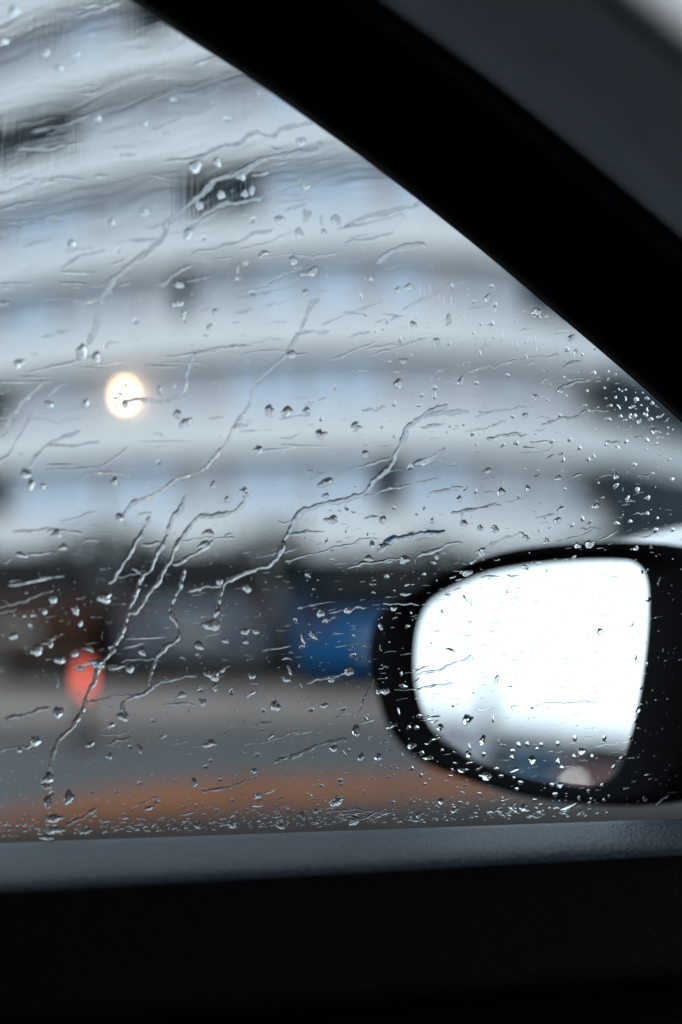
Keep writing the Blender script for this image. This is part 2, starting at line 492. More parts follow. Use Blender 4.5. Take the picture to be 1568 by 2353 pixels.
# ================================================================== CARS
def make_car(label, loc, rz, body_m, lit=None, front_lit=False, cname='parked_car'):
    """local axes: x = forward, y = left, z up; origin on the ground under the middle"""
    t = thing(cname, label, 'car', loc, rz, group='parked cars')
    Lh, Wd = 2.1, 0.88
    # stations along x: (x, half width low, z bottom, z belt, half width belt)
    st = [(-2.1, .70, .36, .80, .66), (-2.04, .82, .28, .90, .76), (-1.7, .88, .24, .95, .82), (-1.0, .90, .2, .95, .84), (0, .90, .2, .93, .84),
          (0.9, .90, .2, .92, .83), (1.4, .88, .22, .88, .80), (1.8, .84, .24, .80, .74), (2.02, .74, .3, .70, .64), (2.1, .6, .38, .6, .5)]
    rows = []
    for (x, w1, zb, zt, w2) in st:
        zm = zb + (zt - zb) * .55
        prof = [(0, zb), (w1 * .85, zb), (w1, zb + .1), (w1 + .01, zm), (w2 + .02, zt - .05), (w2 * .9, zt), (0, zt + .015)]
        full = [(y, z) for (y, z) in prof] + [(-y, z) for (y, z) in prof[-2:0:-1]]
        rows.append([(x, y, z) for (y, z) in full])
    n = len(rows[0]); vs = [v for r in rows for v in r]; fs = []
    for i in range(len(rows) - 1):
        for q in range(n):
            fs.append((i * n + q, i * n + (q + 1) % n, (i + 1) * n + (q + 1) % n, (i + 1) * n + q))
    fs.append(tuple(range(n))[::-1]); fs.append(tuple((len(rows) - 1) * n + q for q in range(n)))
    body = link_mesh('body', vs, fs, body_m, t)
    # roof shell
    rr = [(-1.75, .66, 1.36), (-1.5, .64, 1.43), (-.8, .65, 1.47), (-.1, .65, 1.46), (.25, .62, 1.41), (.32, .6, 1.38)]
    vs = []; fs = []
    for (x, wy, z) in rr:
        vs += [(x, wy, z - .05), (x, wy * .8, z), (x, 0, z + .02), (x, -wy * .8, z), (x, -wy, z - .05), (x, 0, z - .06)]
    for i in range(len(rr) - 1):
        for q in range(6): fs.append((i * 6 + q, i * 6 + (q + 1) % 6, (i + 1) * 6 + (q + 1) % 6, (i + 1) * 6 + q))
    fs.append((0, 1, 2, 3, 4, 5)); fs.append(tuple(len(vs) - 6 + q for q in range(6))[::-1])
    link_mesh('roof', vs, fs, M['plastic'], t)
    # glass
    def quad(name, pts, m, th=0.012):
        a, b, c, d = [Vector(p) for p in pts]
        nn = (b - a).cross(d - a).normalized() * th
        vs = [a, b, c, d, a + nn, b + nn, c + nn, d + nn]
        return link_mesh(name, vs, [(0, 3, 2, 1), (4, 5, 6, 7), (0, 1, 5, 4), (1, 2, 6, 5), (2, 3, 7, 6), (3, 0, 4, 7)], m, t, smooth=False)
    quad('windscreen', [(1.02, -.72, .9), (1.02, .72, .9), (.33, .58, 1.37), (.33, -.58, 1.37)], M['glass_dark'])
    quad('rear_window', [(-2.0, .70, .92), (-2.0, -.70, .92), (-1.74, -.6, 1.34), (-1.74, .6, 1.34)], M['glass_dark'])
    for s in (1, -1):
        quad('side_window', [(-.42, s * .82, .94), (.92, s * .8, .93), (.28, s * .63, 1.38), (-.42, s * .645, 1.42)][::s], M['glass_dark'])
        quad('side_window', [(-1.85, s * .79, .95), (-.52, s * .82, .94), (-.52, s * .645, 1.42), (-1.66, s * .63, 1.36)][::s], M['glass_dark'])
        box('door_pillar', (-.47, s * .735, 1.18), (.07, .03, .46), M['plastic'], t, rot=Matrix.Rotation(s * 0.37, 3, 'X'))
        box('door_handle', (-.25, s * .885, .78), (.16, .03, .03), body_m, t, bevel=.006)
        box('side_mirror', (.78, s * .95, .98), (.1, .18, .13), body_m, t, bevel=.03)
        # lamps
        rl = box('taillight', (-2.06, s * .66, .8), (.08, .2, .2), M['red_lens'], t, bevel=.02)
        fl = box('headlight', (1.98, s * .56, .62), (.12, .26, .13), M['clear_lens'] if not (front_lit and s == 1) else emit('headlamp glow', (1, .97, .93), 5), t, bevel=.02)
        bm = bmesh.new()
        for x in (-1.3, 1.32):
            wp = thing_part = None
            b2 = bmesh.new()
            bmesh.ops.create_cone(b2, cap_ends=True, segments=28, radius1=.31, radius2=.31, depth=.2, matrix=Matrix.Translation((x, s * .8, .31)) @ Matrix.Rotation(R(90), 4, 'X'))
            ty = bm_obj('wheel', b2, M['tyre'], t, bevel=.02)
            b3 = bmesh.new()
            bmesh.ops.create_cone(b3, cap_ends=True, segments=10, radius1=.2, radius2=.17, depth=.02, matrix=Matrix.Translation((x, s * .91, .31)) @ Matrix.Rotation(R(90), 4, 'X'))
            bm_obj('rim', b3, M['rim'], ty)
        bm.free()
    box('rear_bumper', (-2.08, 0, .42), (.12, 1.5, .2), M['plastic'] if lit else body_m, t, bevel=.04)
    box('front_bumper', (2.06, 0, .4), (.12, 1.3, .18), M['plastic'], t, bevel=.04)
    box('number_plate', (-2.15, 0, .58), (.015, .5, .11), M['plate'], t)
    box('grille', (2.11, 0, .56), (.03, .7, .1), M['plastic'], t)
    if lit is not None:
        box('fog_light', (-2.15, lit, .52), (.05, .17, .12), emit('red fog lamp glow', (1.0, .10, .07), 4.2), t, bevel=.01)
    return t
# nose-in parked cars, rears facing our car
def car_at(px, Y, label, m, rz=None, **k):
    x = (px - 784) / FPX * Y
    return make_car(label, (x, Y + 2.1, 0.06 if Y > 11.6 else 0), R(90) if rz is None else rz, m, **k)
car_at(40, 15.2, 'dark maroon hatchback seen from behind at the far left of the parked row', paint('dark maroon paint', (0.03, 0.011, 0.004)))
bp_ = at_y(195, 1560, 10.6)
bc = thing('warning_light', 'short black post with a glowing red warning light near the left edge', 'warning light', (bp_.x, bp_.y, 0))
bm = bmesh.new(); bmesh.ops.create_cone(bm, cap_ends=True, segments=16, radius1=0.03, radius2=0.025, depth=bp_.z - .08, matrix=Matrix.Translation((0, 0, (bp_.z - .08) / 2)))
bm_obj('post', bm, M['plastic'], bc)
bm = bmesh.new(); bmesh.ops.create_cone(bm, cap_ends=True, segments=20, radius1=0.15, radius2=0.12, depth=0.05, matrix=Matrix.Translation((0, 0, .03)))
bm_obj('base', bm, M['plastic'], bc, bevel=.005)
bm = bmesh.new(); bmesh.ops.create_cone(bm, cap_ends=True, segments=20, radius1=0.05, radius2=0.04, depth=0.19, matrix=Matrix.Translation((0, 0, bp_.z)))
bm_obj('red_lens', bm, emit('red warning glow', (1.0, .15, .1), 1.15), bc, bevel=.01, smooth=True)
car_at(455, 15.0, 'slate grey hatchback seen from behind, left of the blue car', paint('slate grey paint', (0.07, 0.08, 0.098)))
car_at(884, 14.2, 'bright blue hatchback seen from behind, partly hidden by the wing mirror', paint('bright blue paint', (0.001, 0.055, 0.15), 0.0)).scale = (1, 1, .84)

# ================================================================== OUR CAR
car = thing('car', 'our own dark car interior with door, window and wing mirror', 'car', (0, 0, 0))

# --- pane of glass (4 mm)
def glass_pt(u, v, n=0.0):
    return GP + F * u + GV * v + GN * n
c0, c1, c2, c3 = (-0.9, -0.12), (0.75, -0.12), (0.75, 0.62), (-0.9, 0.62)
vs = [glass_pt(*c, -0.004) for c in (c0, c1, c2, c3)] + [glass_pt(*c, 0.0) for c in (c0, c1, c2, c3)]
link_mesh('window_pane', vs, [(0, 1, 2, 3), (7, 6, 5, 4), (0, 4, 5, 1), (1, 5, 6, 2), (2, 6, 7, 3), (3, 7, 4, 0)], M['pane'], car, smooth=False)

# --- door frame and pillar, swept along the glass edge
EDGE = [(-900, -560), (-600, -450), (-300, -330), (0, -172), (150, -92), (300, 2), (450, 100), (600, 197), (735, 292), (870, 390), (1000, 490), (1150, 612), (1300, 738), (1440, 858), (1568, 972), (1760, 1150), (2000, 1380), (2300, 1680)]
def offset_line(off, inward, pts=EDGE):
    o = []
    for i, (x, y) in enumerate(pts):
        a = pts[max(0, i - 1)]; b = pts[min(len(pts) - 1, i + 1)]
        tx, ty = b[0] - a[0], b[1] - a[1]; l = math.hypot(tx, ty)
        nx, ny = ty / l, -tx / l
        o.append((x + nx * off, y + ny * off))
    return [on_glass(px, py, inward) for (px, py) in o]
def sm(lines, k=3):
    """subdivide each polyline with catmull-rom"""
    res = []
    for L in lines:
        o = []
        for i in range(len(L) - 1):
            p0, p1, p2, p3 = L[max(0, i - 1)], L[i], L[i + 1], L[min(len(L) - 1, i + 2)]
            for j in range(k):
                t = j / k
                o.append(0.5 * ((2 * p1) + (-p0 + p2) * t + (2 * p0 - 5 * p1 + 4 * p2 - p3) * t * t + (-p0 + 3 * p1 - 3 * p2 + p3) * t ** 3))
        o.append(L[-1]); res.append(o)
    return res
loft('window_seal', sm([offset_line(0, 0.010), offset_line(0, 0.005), offset_line(40, 0.0045), offset_line(60, 0.012), offset_line(40, 0.018), offset_line(8, 0.016)]), M['rubber'], car, closed=True)
loft('door_frame', sm([offset_line(8, 0.020), offset_line(4, 0.030), offset_line(20, 0.042), offset_line(130, 0.052), offset_line(158, 0.058), offset_line(172, 0.050), offset_line(185, 0.040), offset_line(60, 0.02)]), M['frame'], car, closed=True)
loft('outer_frame', sm([offset_line(0, -0.01), offset_line(10, 0.004), offset_line(500, 0.004), offset_line(500, -0.02)]), M['rubber'], car, closed=True)
loft('body_seal', sm([offset_line(178, 0.045), offset_line(215, 0.035), offset_line(262, 0.06), offset_line(285, 0.082), offset_line(300, 0.085), offset_line(312, 0.078), offset_line(318, 0.055)]), M['ridge'], car)
loft('pillar_trim', sm([offset_line(314, 0.07), offset_line(330, 0.15), offset_line(355, 0.20), offset_line(395, 0.235), offset_line(445, 0.262), offset_line(500, 0.285), offset_line(570, 0.315), offset_line(630, 0.345), offset_line(648, 0.348), offset_line(655, 0.34)]), M['pillar'], car)
loft('headliner', sm([offset_line(640, 0.33), offset_line(652, 0.350), offset_line(690, 0.354), offset_line(780, 0.34), offset_line(1000, 0.27), offset_line(1400, 0.15)]), M['headliner'], car)

# --- door top
ZB = 1.2 - 0.139
def bl(x): return Vector((x, 0.802 + 0.2026 * x, 0))
def fl(x): return Vector((x, 0.7045 + 0.2596 * x, 0))
xs = [(-1.0 + 1.9 * i / 80) for i in range(81)]
def line(fn, dn, z): return [fn(x) + NH * dn + Vector((0, 0, z)) for x in xs]
loft('belt_seal', [line(bl, -0.0042, ZB - 0.03), line(bl, -0.0042, ZB - 0.004), line(bl, -0.005, ZB - 0.0035), line(bl, -0.006, ZB - 0.005), line(bl, -0.006, ZB - 0.03)], M['rubber'], car, closed=True)
def mixl(t, dn, z): return [bl(x) * (1 - t) + fl(x) * t + NH * dn + Vector((0, 0, z)) for x in xs]
loft('door_sill', [line(bl, -0.0062, ZB - 0.03), line(bl, -0.0062, ZB - 0.002), line(bl, -0.0072, ZB - 0.0002), mixl(0.25, 0, ZB + 0.0005), mixl(0.6, 0, ZB + 0.001), mixl(0.85, 0, ZB + 0.0005), mixl(0.93, 0, ZB - 0.0008), mixl(0.98, 0, ZB - 0.0024), line(fl, 0, ZB - 0.005)], M['ledge'], car)
def fdn(dn, z): return line(fl, dn, ZB + z)
loft('door_panel', [fdn(0.0, -0.005), fdn(-0.003, -0.009), fdn(-0.006, -0.014), fdn(-0.010, -0.03), fdn(-0.016, -0.052), fdn(-0.020, -0.060), fdn(-0.017, -0.066), fdn(-0.012, -0.072), fdn(-0.016, -0.10), fdn(-0.03, -0.14), fdn(-0.038, -0.16), fdn(-0.035, -0.175), fdn(-0.04, -0.22), fdn(-0.06, -0.32), fdn(-0.06, -0.6)], M['leather'], car)
# outside of the door below the glass
loft('door_skin', [line(bl, 0.002, ZB - 0.004), line(bl, 0.02, ZB - 0.02), line(bl, 0.06, ZB - 0.14), line(bl, 0.08, ZB - 0.35), line(bl, 0.04, ZB - 0.7)], M['mhouse'], car)

# --- cabin shell in car axes (f, n)
def fn(f, n, z): return F * f + NH * n + Vector((0, 0, z))
def cab(name, pts, m, th=0.03):
    a, b, c, d = [fn(*p) for p in pts]
    nn = (b - a).cross(d - a).normalized() * th
    return link_mesh(name, [a, b, c, d, a + nn, b + nn, c + nn, d + nn], [(0, 3, 2, 1), (4, 5, 6, 7), (0, 1, 5, 4), (1, 2, 6, 5), (2, 3, 7, 6), (3, 0, 4, 7)], m, car, smooth=False)
cab('cabin_floor', [(-1.8, -.9, .35), (1.2, -.9, .35), (1.2, .78, .35), (-1.8, .78, .35)], M['cabin'])
cab('roof_lining', [(-1.8, -.75, 1.62), (-.05, -.75, 1.62), (-.05, .62, 1.62), (-1.8, .62, 1.62)], M['cabin'])
cab('rear_panel', [(-1.8, -.9, .35), (-1.8, .8, .35), (-1.8, .7, 1.62), (-1.8, -.7, 1.62)], M['cabin'])
cab('far_door', [(-1.8, -.9, .35), (1.2, -.9, .35), (1.2, -.88, 1.12), (-1.8, -.88, 1.12)], M['cabin'])
cab('far_window_blocker', [(-1.8, -.86, 1.12), (.15, -.86, 1.12), (.15, -.75, 1.62), (-1.8, -.75, 1.62)], M['cabin'])  # added panel, closes most of the far window to darken the cabin
cab('firewall', [(1.0, -.9, .35), (1.0, .82, .35), (1.0, .82, 1.0), (1.0, -.9, 1.0)], M['cabin'])
cab('dashboard', [(.45, -.88, .95), (1.2, -.88, 1.02), (1.2, .78, 1.02), (.45, .72, .95)], M['cabin'])
cab('dashboard_front', [(.45, -.88, .5), (.45, .72, .5), (.45, .72, .95), (.45, -.88, .95)], M['cabin'])
cab('rear_door', [(-1.8, .80, .35), (-.55, .80, .35), (-.55, .66, 1.6), (-1.8, .66, 1.6)], M['cabin'])
def seat(f, n):
    box('seat_cushion', fn(f, n, .62), (.5, .5, .18), M['seat'], car, bevel=.05, rot=rotF)
    box('seat_back', fn(f - .32, n, .98), (.14, .48, .6), M['seat'], car, bevel=.05, rot=Matrix.Rotation(AZ, 3, 'Z') @ Matrix.Rotation(-.25, 3, 'Y'))
seat(-.45, -.25); seat(-.45, .3 - .75)

# --- wing mirror
MC = at_y(1230, 1545, 1.03)
dv = (MC - EYE).normalized()
rv = (-F * math.cos(R(16)) + NH * math.sin(R(16)))
rv = Vector((rv.x, rv.y, 0)).normalized()
# reflected horizon should sit at picture row ~1715
d0 = ray(1230, 1738).normalized()
MN = (rv - d0).normalized()
def on_mirror(px, py, off=0.0):
    d = ray(px, py); return EYE + d * (((MC + MN * off) - EYE).dot(MN) / d.dot(MN))
GL = [(1000, 1376), (1100, 1326), (1200, 1303), (1310, 1291), (1420, 1288), (1465, 1297), (1488, 1330), (1493, 1400), (1486, 1500), (1468, 1620), (1442, 1720), (1415, 1778), (1378, 1800), (1325, 1804), (1210, 1784), (1100, 1748), (1020, 1702), (975, 1640), (955, 1560), (955, 1480), (968, 1420)]
HO = [(925, 1378), (1030, 1310), (1150, 1266), (1310, 1246), (1440, 1244), (1560, 1254), (1660, 1290), (1700, 1400), (1700, 1500), (1690, 1620), (1660, 1745), (1600, 1825), (1480, 1850), (1330, 1846), (1190, 1826), (1070, 1792), (970, 1752), (905, 1690), (868, 1590), (852, 1490), (872, 1420)]
def loop_sm(L, k=4):
    o = []; n = len(L)
    for i in range(n):
        p = [Vector(L[(i + j) % n]) for j in (-1, 0, 1, 2)]
        for j in range(k):
            t = j / k
            o.append(0.5 * ((2 * p[1]) + (-p[0] + p[2]) * t + (2 * p[0] - 5 * p[1] + 4 * p[2] - p[3]) * t * t + (-p[0] + 3 * p[1] - 3 * p[2] + p[3]) * t ** 3))
    return o
GLs, HOs = loop_sm(GL), loop_sm(HO)
mir = bpy.data.objects.new('wing_mirror', None); C.objects.link(mir); mir.parent = car
gp = [on_mirror(p.x, p.y, 0.0) for p in GLs]
cg = sum(gp, Vector()) / len(gp)
n = len(gp)
link_mesh('mirror_glass', [cg + (q - cg) * 1.01 for q in gp] + [cg + (q - cg) * 1.01 - MN * 0.003 for q in gp],
          [tuple(range(n))] + [tuple(range(n, 2 * n))[::-1]] + [(i, n + i, n + (i + 1) % n, (i + 1) % n) for i in range(n)], M['mirror'], mir, smooth=False)
hp = [on_mirror(p.x, p.y, 0.006) for p in HOs]
ch = sum(hp, Vector()) / n
def ringscale(L, c, s, off): return [c + (q - c) * s - MN * off for q in L]
def close(L): return L + [L[0]]
mid1 = [(a * 0.5 + b * 0.5) for a, b in zip(gp, hp)]
rings = [ringscale(gp, cg, 1.0, 0.0035), ringscale(gp, cg, 1.0, -0.001), ringscale(gp, cg, 1.03, -0.003), [m_ + MN * 0.003 for m_ in mid1], [q + MN * 0.004 for q in ringscale(hp, ch, 0.985, 0)], hp, ringscale(hp, ch, 1.0, 0.008)]
loft('bezel', [close(r) for r in rings], M['mhouse'], mir)
up = Vector((0, 0, 1))
def lift(L, k): return [q + up * k * max(0.0, min(1.0, (q.x - ch.x - .03) / 0.06)) * (1 if q.z > ch.z else 0.0) for q in L]  # raises the casing's upper right so the painted highlight shows
cap = [ringscale(hp, ch, 1.0, 0.0081), lift(ringscale(hp, ch, .995, 0.014), 0.007), lift(ringscale(hp, ch, .985, 0.03), 0.015), lift(ringscale(hp, ch, 0.97, 0.045), 0.019), ringscale(hp, ch, 0.93, 0.065), ringscale(hp, ch, 0.78, 0.085), ringscale(hp, ch, 0.5, 0.098), ringscale(hp, ch, 0.02, 0.102)]
loft('casing', [close(r) for r in cap], M['mcap'], mir)
# arm to the door
a = on_mirror(1500, 1560, -0.03); b = on_mirror(1640, 1570, -0.05)
dirA = F * 1.0 - NH * 0.25
secs = []
for t, hh, dd in ((0, .060, .03), (.06, .072, .035), (.14, .080, .04), (.24, .08, .05)):
    c = on_mirror(1545, 1600, -0.025) + dirA * t
    loop = []
    for k in range(20):
        an = 2 * math.pi * k / 20
        ca, sa = math.cos(an), math.sin(an)
        loop.append(c + Vector((0, 0, 1)) * hh * math.copysign(abs(sa) ** .7, sa) + NH * dd * math.copysign(abs(ca) ** .7, ca))
    secs.append(loop + [loop[0]])
loft('mirror_arm', secs, M['mhouse'], mir)

# ---- cars seen only in the wing mirror, behind us beside the road
def mirror_hit(px, py, dist):
    p = on_mirror(px, py); d = (p - EYE).normalized()
    r = d - MN * 2 * d.dot(MN)
    return p + r * (dist / math.hypot(r.x, r.y))
for (px, dist, lab, m, lit_) in ((1180, 44, 'dark grey car reflected in the middle of the wing mirror', paint('dark grey paint', (.05, .055, .06)), False),
                         (1255, 40, 'teal blue car reflected in the wing mirror', paint('teal blue paint', (.03, .1, .17)), False),
                         (1425, 22, 'dull red car reflected low in the wing mirror with one headlight glowing', paint('dull red paint', (.12, .04, .035)), True)):
    q = mirror_hit(px, 1740, dist)
    make_car(lab, (q.x, q.y, 0.062), AZ - R(14), m, front_lit=lit_, cname='parked_car')
# distant dark block with a slim tower behind us
q = mirror_hit(1113, 1700, 120)
tw = thing('slim_tower', 'slim grey tower faintly reflected in the wing mirror', 'tower', (q.x, q.y, 0))
box('shaft', (0, 0, 2.9), (1.2, 1.2, 5.8), M['soffit'], tw)
box('parapet', (0, 0, 5.95), (1.5, 1.5, 0.3), M['soffit'], tw)
for k in range(3): box('window', (.66, 0, 1.3 + 1.6 * k), (0.05, 0.6, 1.0), M['dark_pane'], tw)
for (px, wd, h_, lab) in ((1050, 16, 2.9, 'long low grey shed reflected at the left of the wing mirror'), (1230, 22, 2.6, 'low brownish shed reflected above the cars in the wing mirror')):
    q = mirror_hit(px, 1705, 105)
    sh = thing('low_building', lab, 'building', (q.x, q.y, 0), R(90))
    box('wall', (0, 0, h_ / 2), (wd, 6, h_), M['wall'], sh)
    box('roof', (0, 0, h_ + .15), (wd + .6, 6.6, .3), M['soffit'], sh)
    for k in range(int(wd // 3)):
        box('window', (-wd / 2 + 1.6 + 3 * k, -3.02, 1.7), (1.6, .06, 1.1), M['dark_pane'], sh)

# ================================================================== WATER ON THE WINDOW
GROUP = 'rain on the car window'
LIFT = 0.00012
GROT = Matrix((F, GV, GN)).transposed()             # columns: U, V, N

def drop_mesh(a, b, ang, kind, seg, rings, seed, hk):
    """a,b half axes in metres; returns verts (local u,v,n) and faces; flat back at n=0"""
    g = random.Random(seed)
    ph = [g.uniform(0, 6.28) for _ in range(5)]
    am = [g.uniform(.04, .16), g.uniform(.04, .14), g.uniform(.02, .10), g.uniform(.01, .07)]
    tail = g.choice([0, 0, .5, .9]) if seed % 3 else 0; t0 = g.choice([.25, .4, 2.9, 3.5]) + g.uniform(-.2, .2); tail2 = g.choice([0, 0, 0, .45])
    rim = []
    for k in range(seg):
        t = 2 * math.pi * k / seg
        c, s = math.cos(t), math.sin(t)
        if kind == 'long':
            taper = 0.35 + 0.65 * (1 - c) / 2          # fat on the left, thin on the right
            x = a * c; y = b * s * taper * (1 + .25 * math.sin(3 * t + ph[0]) + .18 * math.sin(5 * t + ph[1]))
            y += b * .5 * math.sin(2.2 * c + ph[2])
        elif kind == 'tall':
            taper = 0.45 + 0.55 * (1 - s) / 2
            y = b * s; x = a * c * taper * (1 + .2 * math.sin(3 * t + ph[0]) + .12 * math.sin(5 * t + ph[1]))
        else:
            rr = 1 + am[0] * math.sin(2 * t + ph[0]) + am[1] * math.sin(3 * t + ph[1]) + am[2] * math.sin(5 * t + ph[2]) + am[3] * math.sin(7 * t + ph[3])
            rr += tail * math.exp(-((((t - t0 + math.pi) % (2 * math.pi)) - math.pi) / .3) ** 2) + tail2 * math.exp(-((((t - t0 - 2.6 + math.pi) % (2 * math.pi)) - math.pi) / .35) ** 2)
            x = a * c * rr * (1 - .12 * s); y = b * s * rr
        rim.append((x, y))
    H = hk * min(a, b)
    ca, sa = math.cos(ang), math.sin(ang)
    cx = g.uniform(-.15, .15) * a; cy = -g.uniform(0.05, .3) * b        # water hangs low: highest point below the middle
    vs = []; fs = []
    p1, p2 = g.uniform(0, 6.28), g.uniform(0, 6.28)
    for r in range(rings + 1):
        q = r / rings
        if r == 0:
            vs.append((cx, cy, H)); continue
        for k in range(seg):
            x, y = rim[k]
            z = H * (1 - q ** 2.2) * (1 + .18 * q * (1 - q) * 4 * math.sin(2 * math.pi * 3 * k / seg + p1) * (1 if kind != 'round' else .5))
            if r == rings: z = 0.0
            vs.append((cx + (x - cx) * q, cy + (y - cy) * q, z))
    for k in range(seg): fs.append((0, 1 + k, 1 + (k + 1) % seg))
    for r in range(1, rings):
        o1, o2 = 1 + (r - 1) * seg, 1 + r * seg
        for k in range(seg):
            k2 = (k + 1) % seg
            fs.append((o1 + k, o2 + k, o2 + k2, o1 + k2))
    o2 = 1 + (rings - 1) * seg
    fs.append(tuple(o2 + k for k in range(seg))[::-1])
    vs = [(x * ca - y * sa, x * sa + y * ca, z) for (x, y, z) in vs]
    return vs, fs

